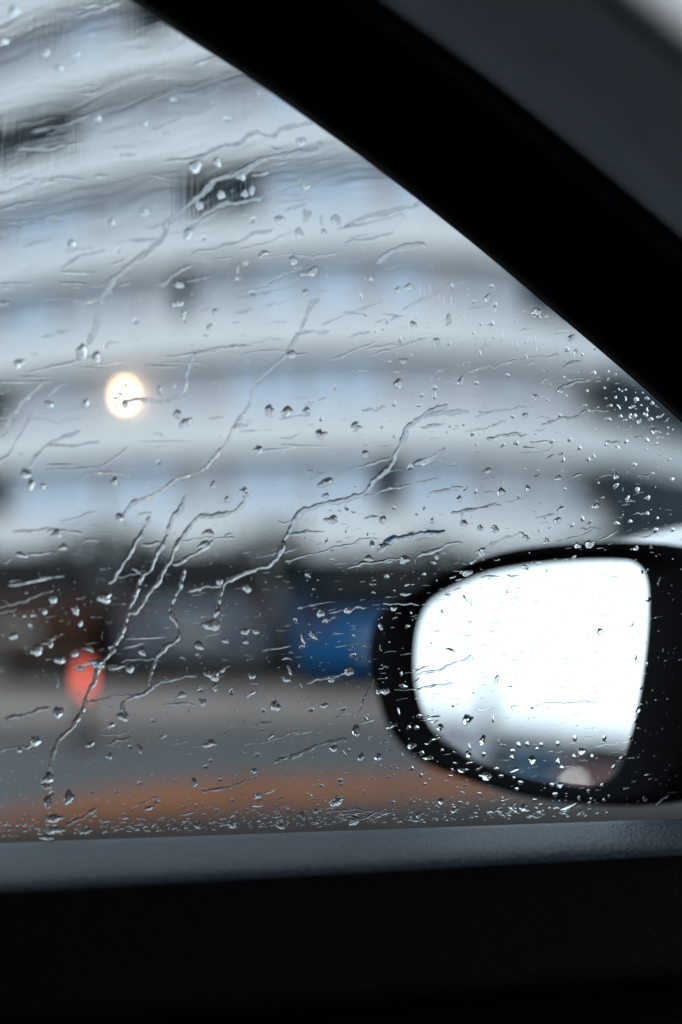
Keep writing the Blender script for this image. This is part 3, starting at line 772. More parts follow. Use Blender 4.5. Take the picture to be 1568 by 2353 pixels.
# surveyed drops: (offset x, offset y, scale) then (x, y, w, h[, angle])
SURV = [
((718.0, 631.8, .2747), [(490,45,30,40),(815,95,55,65),(712,125,50,55),(1165,97,30,45),(405,180,30,60),(445,330,35,30),(625,388,35,45),(590,452,30,30),(525,472,30,25),(845,415,55,60),(1135,375,50,90),(730,543,45,50),(868,565,28,40),(1037,565,52,85),(1142,576,35,35),(1258,560,18,22),(768,722,60,50),(645,728,35,22),(830,672,25,22),(800,668,14,16),(715,660,16,16),(722,908,80,84),(1022,943,40,45),(1020,1010,32,60),(912,1005,40,35),(770,943,18,14),(1245,890,50,105,-25),(1372,905,45,30),(1470,195,60,85,-40),(1525,250,40,40),(1345,483,28,30),(1515,527,20,20),(1398,655,38,50),(1405,410,26,26),(1450,565,16,28),(348,575,25,25),(190,940,30,35),(1305,733,18,16),(1495,95,50,28),(1350,225,40,26),(1500,405,45,40),(1062,882,20,12),(1010,860,18,12),(788,762,14,12),
 (897,140,14,120),(985,130,10,110),(1060,190,12,90),(1100,230,14,100),(1160,220,12,100),(1265,365,14,110),(1388,380,8,60),(1450,500,10,80),(940,140,8,90),(740,345,320,12,-4),(360,320,240,8,-3),(950,487,270,6,-4),(1155,536,150,5,-4),(980,440,80,8),(760,440,110,5),(400,368,25,6)]),
((1120.0, 689.2, .2747), [(420,100,74,76),(420,146,75,30),(490,148,30,18,30),(590,447,40,18,45),(525,503,45,14,40),(662,415,50,40),(740,440,40,60),(795,455,30,28),(325,478,22,45,20),(358,540,38,16,30),(165,628,40,25),(405,815,45,60),(610,755,55,60),(835,762,30,24),(685,677,38,14),(740,677,25,8),(980,735,16,20),(1035,885,24,28),(990,825,22,16),(1160,830,18,45),(1245,835,45,45),(1100,895,25,60,40),(1213,890,70,36,12),(1335,915,20,30),(1335,965,26,34),(1385,860,34,36),(1340,822,40,30),(1450,967,95,30,25),(1365,998,50,28),(1115,972,34,28),(1190,980,26,36),(1235,970,40,36),(1270,1010,45,60,-30),(1150,1010,40,24,30),(1010,1000,60,30),(890,612,50,36),(1010,600,28,24),(1072,622,28,20),(1157,752,20,18),(500,838,34,20),(315,970,50,60),(210,975,38,30),(605,965,34,32),(815,885,45,22),(660,800,36,14,-35),(528,712,16,14),(53,318,22,20),(465,365,18,16),(400,340,16,50),(410,415,12,50),(350,330,10,70),(252,380,16,50),(125,300,14,100),(168,280,12,80),(205,360,10,90),(320,360,24,14),(65,45,44,36),(67,95,12,44),(40,195,40,30),(235,170,20,16),(305,97,50,12),(700,315,90,44,35),(620,270,130,16,8),(900,412,20,14),(500,300,20,10),(310,848,30,6),(1075,580,16,12),(755,605,16,12)]),
((718.0, 919.0, .2747), [(62,290,78,88),(358,220,72,82,-25),(680,28,36,48),(445,450,62,55,20),(68,155,34,46),(895,48,40,22),(580,225,26,26),(682,298,24,40),(1335,285,42,36),(1373,372,24,24),(1207,215,28,16),(1265,205,26,26),(1150,220,28,22),(1124,265,16,30),(1523,200,26,22),(820,560,45,50),(1178,540,26,20),(110,690,140,70,25),(110,800,70,40,12),(285,900,38,48),(170,1000,90,70,15),(590,1000,55,75),(500,980,140,24,3),(645,750,55,32),(682,900,34,26,-30),(735,847,18,10),(935,900,26,44),(872,952,26,30),(1005,992,24,40),(1005,1025,60,12),(1125,740,30,14),(1210,750,60,16,-25),(1285,740,70,20,35),(1227,830,44,70),(1365,765,28,44),(1465,590,80,45,10),(1100,622,50,16,8),(1068,512,36,16),(1440,105,110,22,-5),(1270,1030,60,60),(180,448,20,22),(187,535,28,14),(465,502,50,7),(445,375,40,10),(345,935,50,22),(225,922,30,20),(150,922,24,14),(1510,320,110,40,10),(360,718,22,26),(980,480,320,70,27)]),
((1120.0, 947.7, .2747), [(480,90,70,22,25),(1395,155,55,55),(128,272,44,36,35),(240,255,55,40),(365,298,140,24,2),(440,245,170,24,2),(537,245,36,36),(685,230,38,36),(770,297,42,40,35),(615,342,80,24,15),(632,400,40,50,-35),(845,392,44,34,-20),(890,365,30,28),(404,177,28,16),(1090,290,60,28,-45),(1160,245,40,40),(1335,230,44,40),(1413,262,24,26),(1330,310,22,18),(1467,315,18,10),(1520,395,32,22),(1225,440,34,46),(1380,513,50,20),(1420,462,44,14),(1547,560,40,36),(115,665,65,75),(340,635,40,65),(420,520,80,22,25),(595,548,70,40,22),(750,528,110,32,22),(1075,530,60,60,30),(1075,615,60,36,50),(1172,725,34,62,-20),(1258,650,40,50,-35),(1345,715,40,42),(1340,845,40,30),(1195,915,38,40,20),(1080,930,44,44,30),(1405,985,40,50),(913,780,46,60,-15),(795,890,36,55),(708,945,36,46),(588,905,56,70,-35),(520,965,28,20),(612,805,80,36,25),(435,990,30,26),(650,640,24,28),(310,475,36,18),(260,705,22,28),(65,975,70,60),(485,880,24,20),(960,715,34,18,30),(930,590,20,20),(415,490,30,22),(20,480,44,44),(1425,885,26,26),(1550,980,40,40),(855,920,50,26,30),(395,828,16,12)]),
((631.8, 1206.2, .2747), [(595,45,22,50),(778,65,24,55),(433,125,26,50),(335,60,200,24,6),(545,140,60,18),(385,160,110,14,5),(250,100,16,40),(475,210,50,24),(345,240,22,14),(810,165,42,75),(900,190,110,70,25),(785,280,65,55,20),(690,280,80,14,15),(478,292,40,34),(550,327,130,10,3),(693,325,75,8),(730,350,90,10,10),(815,350,45,8),(1082,290,80,75),(960,305,120,20,8),(1358,265,44,55),(1325,320,40,28),(1415,242,50,14),(1150,58,90,18),(130,320,45,12),(275,430,55,32,-40),(35,435,75,12,-2),(135,527,65,8),(325,540,28,14),(560,540,55,8),(600,405,28,5),(552,355,40,10),(935,435,34,40,30),(832,467,45,12,8),(820,500,60,26),(825,568,32,20),(735,628,50,10),(702,697,45,6),(1250,413,34,26),(1130,500,100,30,8),(1095,580,110,28,10),(970,605,100,12,10),(890,668,150,8,5),(1340,410,24,8),(965,252,40,7),(350,665,290,14,12),(210,700,36,26),(385,735,75,75),(520,725,150,16,10),(610,710,60,75),(505,778,60,10,20),(170,795,36,30,-30),(420,812,46,38),(325,925,90,50,-50),(235,950,40,110,20),(230,1020,40,32),(185,823,50,8),(105,847,45,10),(75,885,150,8,0),(540,912,130,10),(370,900,60,6),(658,928,26,24),(610,1005,220,14,8),(765,1018,70,22),(885,850,36,70,30),(995,700,50,50),(1110,850,40,30,30),(1140,737,16,24),(1005,780,50,16,10),(1240,668,35,8),(1403,720,32,34),(1455,570,60,34,35),(1530,535,80,22,12),(1465,598,35,12),(1490,440,60,20,30),(1540,460,60,20,20),(1560,400,30,30),(1310,988,16,26,40),(1365,885,55,12),(985,860,30,8),(1000,550,20,16)]),
((574.4, 1464.6, .2747), [(145,105,90,24,8),(240,90,240,14,10),(310,185,90,24,5),(335,275,110,40,-55),(310,350,65,55),(685,355,55,50,30),(825,280,75,80),(740,322,260,10,5),(865,150,55,34,30),(915,175,70,22,25),(970,78,90,20),(810,62,240,10,8),(605,210,50,8),(345,130,40,12),(20,325,60,50),(425,408,18,36),(410,242,14,36),(215,575,85,95),(515,605,50,40),(625,570,70,45,10),(115,612,36,40),(780,600,55,30,20),(745,655,110,16,28),(815,650,60,14,25),(475,508,40,10),(860,655,50,10,-20),(990,650,34,16,-40),(970,680,40,30,-50),(985,705,150,16,10),(890,780,75,100),(1005,838,60,16,35),(180,830,75,34,25),(450,800,200,12,8),(395,768,170,10,6),(580,805,70,16,15),(395,860,100,8,6),(98,770,34,18),(130,683,60,6),(520,690,45,10,15),(705,930,60,60),(790,970,24,60,30),(830,940,20,30),(930,1000,50,70),(1075,1000,70,65,-20),(60,985,50,36),(260,1025,140,36,15),(1135,450,70,65,30),(1080,450,60,50,50),(1285,410,60,36,-20),(1270,305,20,50),(1145,340,14,14),(1115,378,14,10),(1245,620,28,70,15),(1190,745,110,50,10),(1330,755,40,36),(1395,755,40,45),(1415,655,44,32),(1355,905,90,50,15),(1440,970,40,44),(1500,1005,70,36,15),(1320,140,130,14,5),(1525,450,45,12,-35),(1390,515,16,16),(1400,350,80,20,30),(1540,700,80,30),(1510,655,100,16,2),(1180,945,100,14,10),(1520,45,24,16,-45)]),
((574.4, 1723.1, .2747), [(40,175,50,50),(40,228,60,24),(170,348,100,24,18),(75,380,60,50,20),(75,414,50,26),(245,400,100,20,12),(285,437,28,16),(70,465,135,24,4),(495,375,70,24,-35),(600,300,34,26),(755,255,40,40),(757,290,36,26),(725,435,90,90,15),(570,408,160,14,5),(550,515,60,40,-30),(650,505,30,20),(440,550,36,70),(610,495,70,8),(875,590,80,80,30),(1130,540,180,26,18),(720,608,60,24,20),(595,648,60,24,10),(265,640,70,50),(350,660,40,10),(320,505,36,40),(320,620,24,24),(275,600,24,40),(75,535,26,18),(130,580,34,30),(1250,605,45,20,20),(1355,155,40,34),(1430,215,36,40),(1230,155,24,18),(1165,225,28,20),(1170,325,36,10),(1500,245,26,14),(1460,285,30,26),(950,350,14,45),(800,195,50,12,15),(315,200,90,10,5),(290,240,60,10),(1410,545,40,60),(1345,430,20,60),(1490,500,30,24),(1450,610,40,24)]),
((172.3, 1665.7, .2747), [(120,165,75,50,20),(465,185,36,40),(545,200,45,80,30),(295,260,40,60),(655,422,32,20),(545,485,28,34),(740,95,80,30,8),(1130,155,90,70,20),(1060,185,140,14,5),(1140,300,36,36,-30),(1095,350,40,36),(1430,240,80,16,-25),(1520,265,44,40),(1215,460,40,28),(1355,435,36,16,-40),(1000,480,50,80,20),(1075,540,20,24),(1320,630,30,30),(690,640,90,24,10),(620,695,80,40,8),(500,695,60,26,20),(355,560,50,22),(145,560,34,24),(450,610,16,24),(735,615,30,14),(910,690,24,24,60),(965,630,20,20),(1080,700,150,10,12),(960,740,160,18,10),(1030,840,50,70),(1000,885,110,20),(665,855,36,36),(255,905,45,26),(460,895,55,24,15),(515,850,30,30),(1165,885,34,26),(1315,835,70,60),(1230,830,60,20),(1360,740,30,30),(1440,705,34,24),(1450,740,36,16),(115,890,80,36),(320,865,34,22),(390,820,40,14),(745,785,28,20),(1190,710,40,24),(840,820,20,50),(875,885,30,20),(1240,795,70,16)]),
((0, 574.3, .5), [(380,470,50,70),(445,490,40,45),(85,522,40,40),(578,617,12,22),(553,660,18,14),(530,682,24,14),(577,712,30,40),(533,715,12,36),(605,690,70,22),(735,645,26,40),(740,690,12,28),(805,630,12,26),(820,755,34,45),(850,795,50,40),(395,705,36,40),(1240,740,45,55),(1322,742,50,50),(1410,742,38,40),(1190,920,40,40),(735,975,26,24),(525,1065,34,48),(140,1085,30,60),(198,1085,26,34),(120,1030,50,44),(980,1080,24,44),(1045,1145,26,28),(1125,1110,30,40),(825,245,36,36),(800,250,30,30),(847,290,28,30),(850,320,18,24),(825,160,44,36),(915,135,130,14,12),(990,285,26,30),(965,355,28,30),(1085,330,40,10,8),(1160,200,30,20),(1350,50,34,40),(1395,110,40,30),(1440,100,45,50),(1215,20,60,26,10),(1130,65,24,20),(1092,90,12,60),(1090,130,30,30),(1340,480,40,40),(1385,480,80,10),(1405,195,34,30),(625,328,24,24),(945,390,36,14),(880,437,30,14),
 (40,155,90,10,0),(110,157,90,8),(370,105,180,12,-3),(350,158,150,12,-2),(580,160,80,10,12),(270,230,140,8,2),(30,250,90,20,5),(140,608,270,10,0),(160,585,150,8,2),(460,545,150,6,2),(750,535,170,12,2),(340,895,230,18,5),(300,990,170,10,3),(770,880,250,6,0),(1180,830,160,8,3),(1420,900,260,8,-1),(1300,912,200,10,8),(1000,770,80,10,5),(230,710,40,36),(1030,40,90,8,4)]),
((0, 1091.2, .5), [(552,195,40,40),(262,272,50,34),(293,332,28,30),(105,370,60,24),(190,362,130,12,3),(150,490,220,20,8),(240,470,120,10,6),(245,570,44,44),(205,625,24,40),(350,622,36,44),(372,680,26,34),(140,700,20,26),(62,740,40,36),(155,652,22,20),(115,655,16,16),(175,805,48,56),(235,780,26,30),(483,568,50,54),(280,850,50,40),(655,812,36,40),(600,890,40,44),(540,885,90,20,5),(680,750,200,12,3),(640,780,150,10,12),(985,920,52,60),(1035,890,60,24,20),(990,975,28,40),(840,1010,44,30),(915,785,36,50,40),(1035,762,30,24),(1125,720,34,36),(1177,718,34,30),(1130,765,28,30),(1215,795,40,24),(1135,520,44,44),(958,265,50,34),(942,320,50,34),(1010,490,40,30),(1415,465,34,20,-35),(1155,925,44,30),(1155,1005,60,24,10),(1065,998,20,32),(925,990,30,16),(930,1045,30,40,30),(270,1090,46,56),(265,950,20,60),(570,1110,42,52),(770,1095,36,10,-30),(870,1070,8,50),(1085,1085,26,8),(705,1130,20,18),(510,1150,30,24),(345,820,30,40),(410,800,40,24),(455,866,60,50),(370,890,40,24),(400,868,100,16,10),(510,800,24,20),(950,655,50,14),(910,685,44,8),(978,690,70,62),(845,845,30,14),(910,830,20,16)]),
((784, 1091.2, .5), [(565,230,36,56),(640,245,28,30),(708,250,40,34),(735,80,36,40),(542,110,24,40),(945,305,24,30),(910,258,18,14),(848,290,28,32),(648,352,45,34,30),(640,378,50,12,30),(605,403,36,16),(580,450,60,30,25),(530,470,60,24,20),(495,540,34,30),(575,570,50,14,-40),(600,590,12,24),(845,425,34,24,-30),(690,467,100,12,4),(790,462,60,14,-8),(905,405,20,12),(595,675,24,10,30),(440,715,30,8),(505,805,50,20),(800,1063,45,14),(880,1068,14,20),(610,1000,14,10),(715,940,20,40),(780,970,20,12),(515,1060,16,14),(700,1120,16,40),(1355,840,12,24),(1338,688,10,14),(1190,720,30,30),(1460,495,14,30),(1415,570,24,26),(1383,445,14,24),(1407,440,12,16),(1365,1080,22,34),(1355,1130,18,24),(1410,870,14,20),(1378,980,12,18),(1085,325,36,30),(1140,320,34,44),(1070,377,20,10),(1355,335,30,26),(1230,280,120,16,22),(425,1115,70,20,4),(455,1160,36,34),(578,1125,45,50),(660,1075,90,10,6),(765,535,16,18),(945,440,14,14)]),
((784, 1550.9, .5), [(650,300,28,50),(585,365,30,34),(655,365,20,26),(745,322,30,14),(815,320,20,30),(857,318,18,28),(787,350,24,24),(785,380,24,24),(880,390,34,40),(995,315,20,26),(1075,290,24,28),(1105,350,34,40),(1072,375,20,24),(1155,375,20,24),(997,400,20,34),(1015,427,24,24),(920,320,20,24),(800,435,40,20,30),(635,430,36,16,25),(735,465,24,16),(715,430,20,16),(670,465,50,40),(825,495,26,20),(808,525,20,16),(795,473,18,14),(590,405,36,12),(590,330,16,40,20),(525,405,24,10),(525,355,28,12),(500,465,24,14),(510,435,14,14),(575,437,14,14),(550,437,30,24),(465,345,16,14),(375,355,24,30),(1008,505,24,30),(970,505,24,20),(1137,535,20,18),(1200,507,20,20),(1290,385,20,24),(1253,425,18,30),(1397,570,24,24),(1210,575,20,14),(1150,570,16,12),(985,550,24,24),(635,545,24,12),(575,505,30,12),(460,580,24,34),(520,620,40,24,40),(715,635,30,20),(790,600,50,20,35),(840,610,36,34),(800,635,24,20,40),(890,575,24,16),(1045,605,90,16,22),(395,625,30,20),(1210,290,20,30),(1330,290,14,20),(900,340,16,20)]),
((0, 1550.9, .5), [(225,472,50,50),(215,510,60,30),(240,545,25,25),(220,582,40,56),(245,660,60,40),(255,712,70,40),(315,562,40,70),(165,305,50,50),(90,345,30,25),(270,182,50,74),(210,745,60,30)]),
((0, 0, .5), [(900,765,60,60),(1000,745,36,40),(665,565,34,34),(450,545,34,36),(210,245,40,40),(350,250,36,30),(270,310,40,30),(20,190,40,40),(65,50,50,50),(665,975,50,34),(515,1020,36,36),(865,1075,50,50),(935,1097,24,24),(1285,1010,36,40),(1375,1070,40,44),(1165,1010,24,24),(915,945,34,50),(1015,895,34,44),(1125,890,30,36),(1160,875,30,44),(1410,850,40,44),(1385,650,44,40),(800,465,30,20),(1045,550,30,18),(1185,425,30,24),(230,835,80,20,5),(590,715,80,14,8),(470,810,60,16,12),(330,1120,36,40),(955,275,130,14,20),(820,205,80,16,25),(545,1150,20,24),(1405,990,30,60),(1480,1010,20,50),(1545,1010,34,50),(1490,1065,30,24),(1200,800,90,14,15),(1110,810,40,44)]),
]
items = []
for (ox, oy, sc_), L in SURV:
    for it in L:
        x, y, ww, hh = it[:4]; an = it[4] if len(it) > 4 else None
        X, Y, Wp, Hp = ox + x * sc_, oy + y * sc_, ww * sc_, hh * sc_
        dup = False
        for (X2, Y2, W2, H2, _) in items:
            if abs(X - X2) < .35 * (Wp + W2) * .8 and abs(Y - Y2) < .35 * (Hp + H2) * .8 and abs(X - X2) < 14 and abs(Y - Y2) < 14:
                dup = True; break
        if dup: continue
        if an is None: an = random.uniform(-3, 9) if Wp > 1.8 * Hp else random.uniform(-12, 12)
        items.append((X, Y, Wp, Hp, an))

def edge_y(x):
    for (a, b) in zip(EDGE[:-1], EDGE[1:]):
        if a[0] <= x <= b[0]: return a[1] + (b[1] - a[1]) * (x - a[0]) / (b[0] - a[0])
    return -999
def belt_y(x): return 1925 - 55 * x / 1568.0

def zone(x, y):
    if y < edge_y(x) + 75: return 'under the ' + ('upper' if x < 500 else 'middle of the' if x < 1050 else 'lower') + ' window frame'
    if y > belt_y(x) - 45: return 'just above the door sill, ' + ('left' if x < 420 else 'left of middle' if x < 784 else 'right of middle' if x < 1150 else 'below mirror')
    if 960 < x < 1490 and 1300 < y < 1800:
        return 'over the mirror glass, ' + ('upper' if y < 1500 else 'middle' if y < 1660 else 'lower') + (' left' if x < 1130 else ' centre' if x < 1310 else ' right')
    if 850 < x < 1568 and 1240 < y < 1845: return 'over the mirror casing, ' + ('left side' if x < 980 else 'top rim' if y < 1400 else 'right side' if x > 1450 and y < 1780 else 'bottom rim')
    if y > 1770: return 'over the orange lane, ' + ('left' if x < 300 else 'middle' if x < 620 else 'right')
    if 640 < x < 860 and 1400 < y < 1600: return 'over the blue car'
    if y > 1600: return 'over the road, ' + ('far left' if x < 260 else 'left' if x < 480 else 'middle' if x < 680 else 'near mirror')
    if y > 1440: return 'over the ' + ('red light and maroon car' if x < 330 else 'grey car' if x < 640 else 'mirror side of the cars')
    if y > 1270: return 'over the hedge, ' + ('far left' if x < 260 else 'left' if x < 470 else 'middle' if x < 700 else 'near mirror')
    r_ = 'first' if y > 1060 else 'second' if y > 830 else 'third' if y > 600 else 'fourth' if y > 350 else 'fifth'
    c_ = 'far left' if x < 230 else 'left' if x < 500 else 'centre' if x < 780 else 'right' if x < 1050 else 'far right' if x < 1300 else 'edge'
    return 'over the %s balcony, %s' % (r_, c_)

items.sort(key=lambda t: -(t[2] * t[3]))
big, small = items[:285], items[285:]
def kind_of(Wp, Hp):
    if Wp > 2.1 * Hp: return 'long'
    if Hp > 2.1 * Wp: return 'tall'
    return 'round'
meta = {}
for i, (X, Y, Wp, Hp, an) in enumerate(big):
    p = on_glass(X, Y); s = scale_at(p)
    k = kind_of(Wp, Hp)
    szs = Wp * Hp
    seg, rg = (36, 9) if szs > 240 else (28, 7) if szs > 110 else (20, 5)
    vs, fs = drop_mesh(Wp * s / 2, Hp * s / 2, R(an), k, seg, rg, 100 + i, random.uniform(.42, .6) if k == 'round' else random.uniform(.45, .7))
    o = link_mesh('raindrop', vs, fs, M['water'])
    o.data.polygons[len(o.data.polygons) - 1].use_smooth = False
    o.matrix_world = Matrix.Translation(p + GN * LIFT) @ GROT.to_4x4()
    shp = {'tall': 'upright rain streak'}.get(k) or ('round raindrop' if .8 < Wp / Hp < 1.25 else 'wide raindrop' if Wp > Hp else 'tall raindrop')
    size = 'large' if szs > 300 else 'medium' if szs > 130 else 'small'
    if k == 'long': shp = 'long rain streak' if Wp > 34 else 'short rain streak'
    meta.setdefault((size, shp, zone(X, Y)), []).append((X, o))
ordn = ['first', 'second', 'third', 'fourth', 'fifth', 'sixth', 'seventh', 'eighth', 'ninth', 'tenth', 'eleventh', 'twelfth', 'thirteenth']
for (size, shp, zn), L in meta.items():
    L.sort(key=lambda t: t[0])
    for j, (x, o) in enumerate(L):
        if len(L) == 1: lab = '%s %s %s' % (size, shp, zn)
        else: lab = '%s %s %s, %s from left' % (size, shp, zn, ordn[min(j, 12)])
        w_ = lab.split()
        tag(o, lab, 'raindrop', GROUP)

# small drops and specks in one mesh
av = []; af = []; flat = []
def add_small(X, Y, Wp, Hp, an, seed, seg=10, rg=3, hk=.5):
    p = on_glass(X, Y) + GN * LIFT; s = scale_at(p)
    k = kind_of(Wp, Hp)
    vs, fs = drop_mesh(Wp * s / 2, Hp * s / 2, R(an), k, seg, rg, seed, hk)
    b0 = len(av)
    for (u, v, q) in vs: av.append(tuple(p + F * u + GV * v + GN * q))
    for f in fs: af.append(tuple(b0 + j for j in f))
    flat.append(len(af) - 1)
for i, (X, Y, Wp, Hp, an) in enumerate(small): add_small(X, Y, Wp, Hp, an, 900 + i, 14, 4)
cnt = 0
while cnt < 2100:
    X = random.uniform(-20, 1580); Y = random.uniform(-10, 1925)
    if Y < edge_y(X) - 4 or Y > belt_y(X) - 1: continue
    # upper left carries a film and few specks
    if Y < 600 and X < 700 and random.random() < .75: continue
    if Y < 1200 and random.random() < .35: continue
    t = random.random()
    if t < .36: Wp, Hp = random.uniform(1.5, 4.5), random.uniform(1.5, 4); an = 0
    elif t < .93: Wp, Hp = random.choice([1, 1, .6, 1.7]) * random.uniform(5, 20), random.uniform(1.1, 2.6); an = random.gauss(6, 7)
    else: Wp, Hp = random.uniform(1.2, 2.6), random.uniform(5, 14); an = random.gauss(0, 4)
    add_small(X, Y, Wp, Hp, an, 5000 + cnt, 8, 2); cnt += 1
for c_ in range(430):                                  # crowded band above the sill
    X = random.uniform(-20, 1400); Y = belt_y(X) - abs(random.gauss(0, 22)) - 1
    Wp, Hp = random.uniform(3, 15), random.uniform(2.5, 8)
    add_small(X, Y, Wp, Hp, random.gauss(6, 14), 9000 + c_, 10, 3)
for c_ in range(34):                                  # lower right corner under the frame
    X = random.gauss(1480, 60); Y = random.gauss(925, 50)
    if Y < edge_y(X) + 3 or X > 1575: continue
    add_small(X, Y, random.uniform(3, 11), random.uniform(3, 8), random.gauss(15, 20), 9900 + c_, 10, 3)
o = link_mesh('fine_rain_specks', av, af, M['water'])
fl_ = [True] * len(o.data.polygons)
for j in flat: fl_[j] = False
o.data.polygons.foreach_set('use_smooth', fl_)
tag(o, 'fine specks and dashes of rain scattered over the whole window', 'raindrops', kind='stuff')

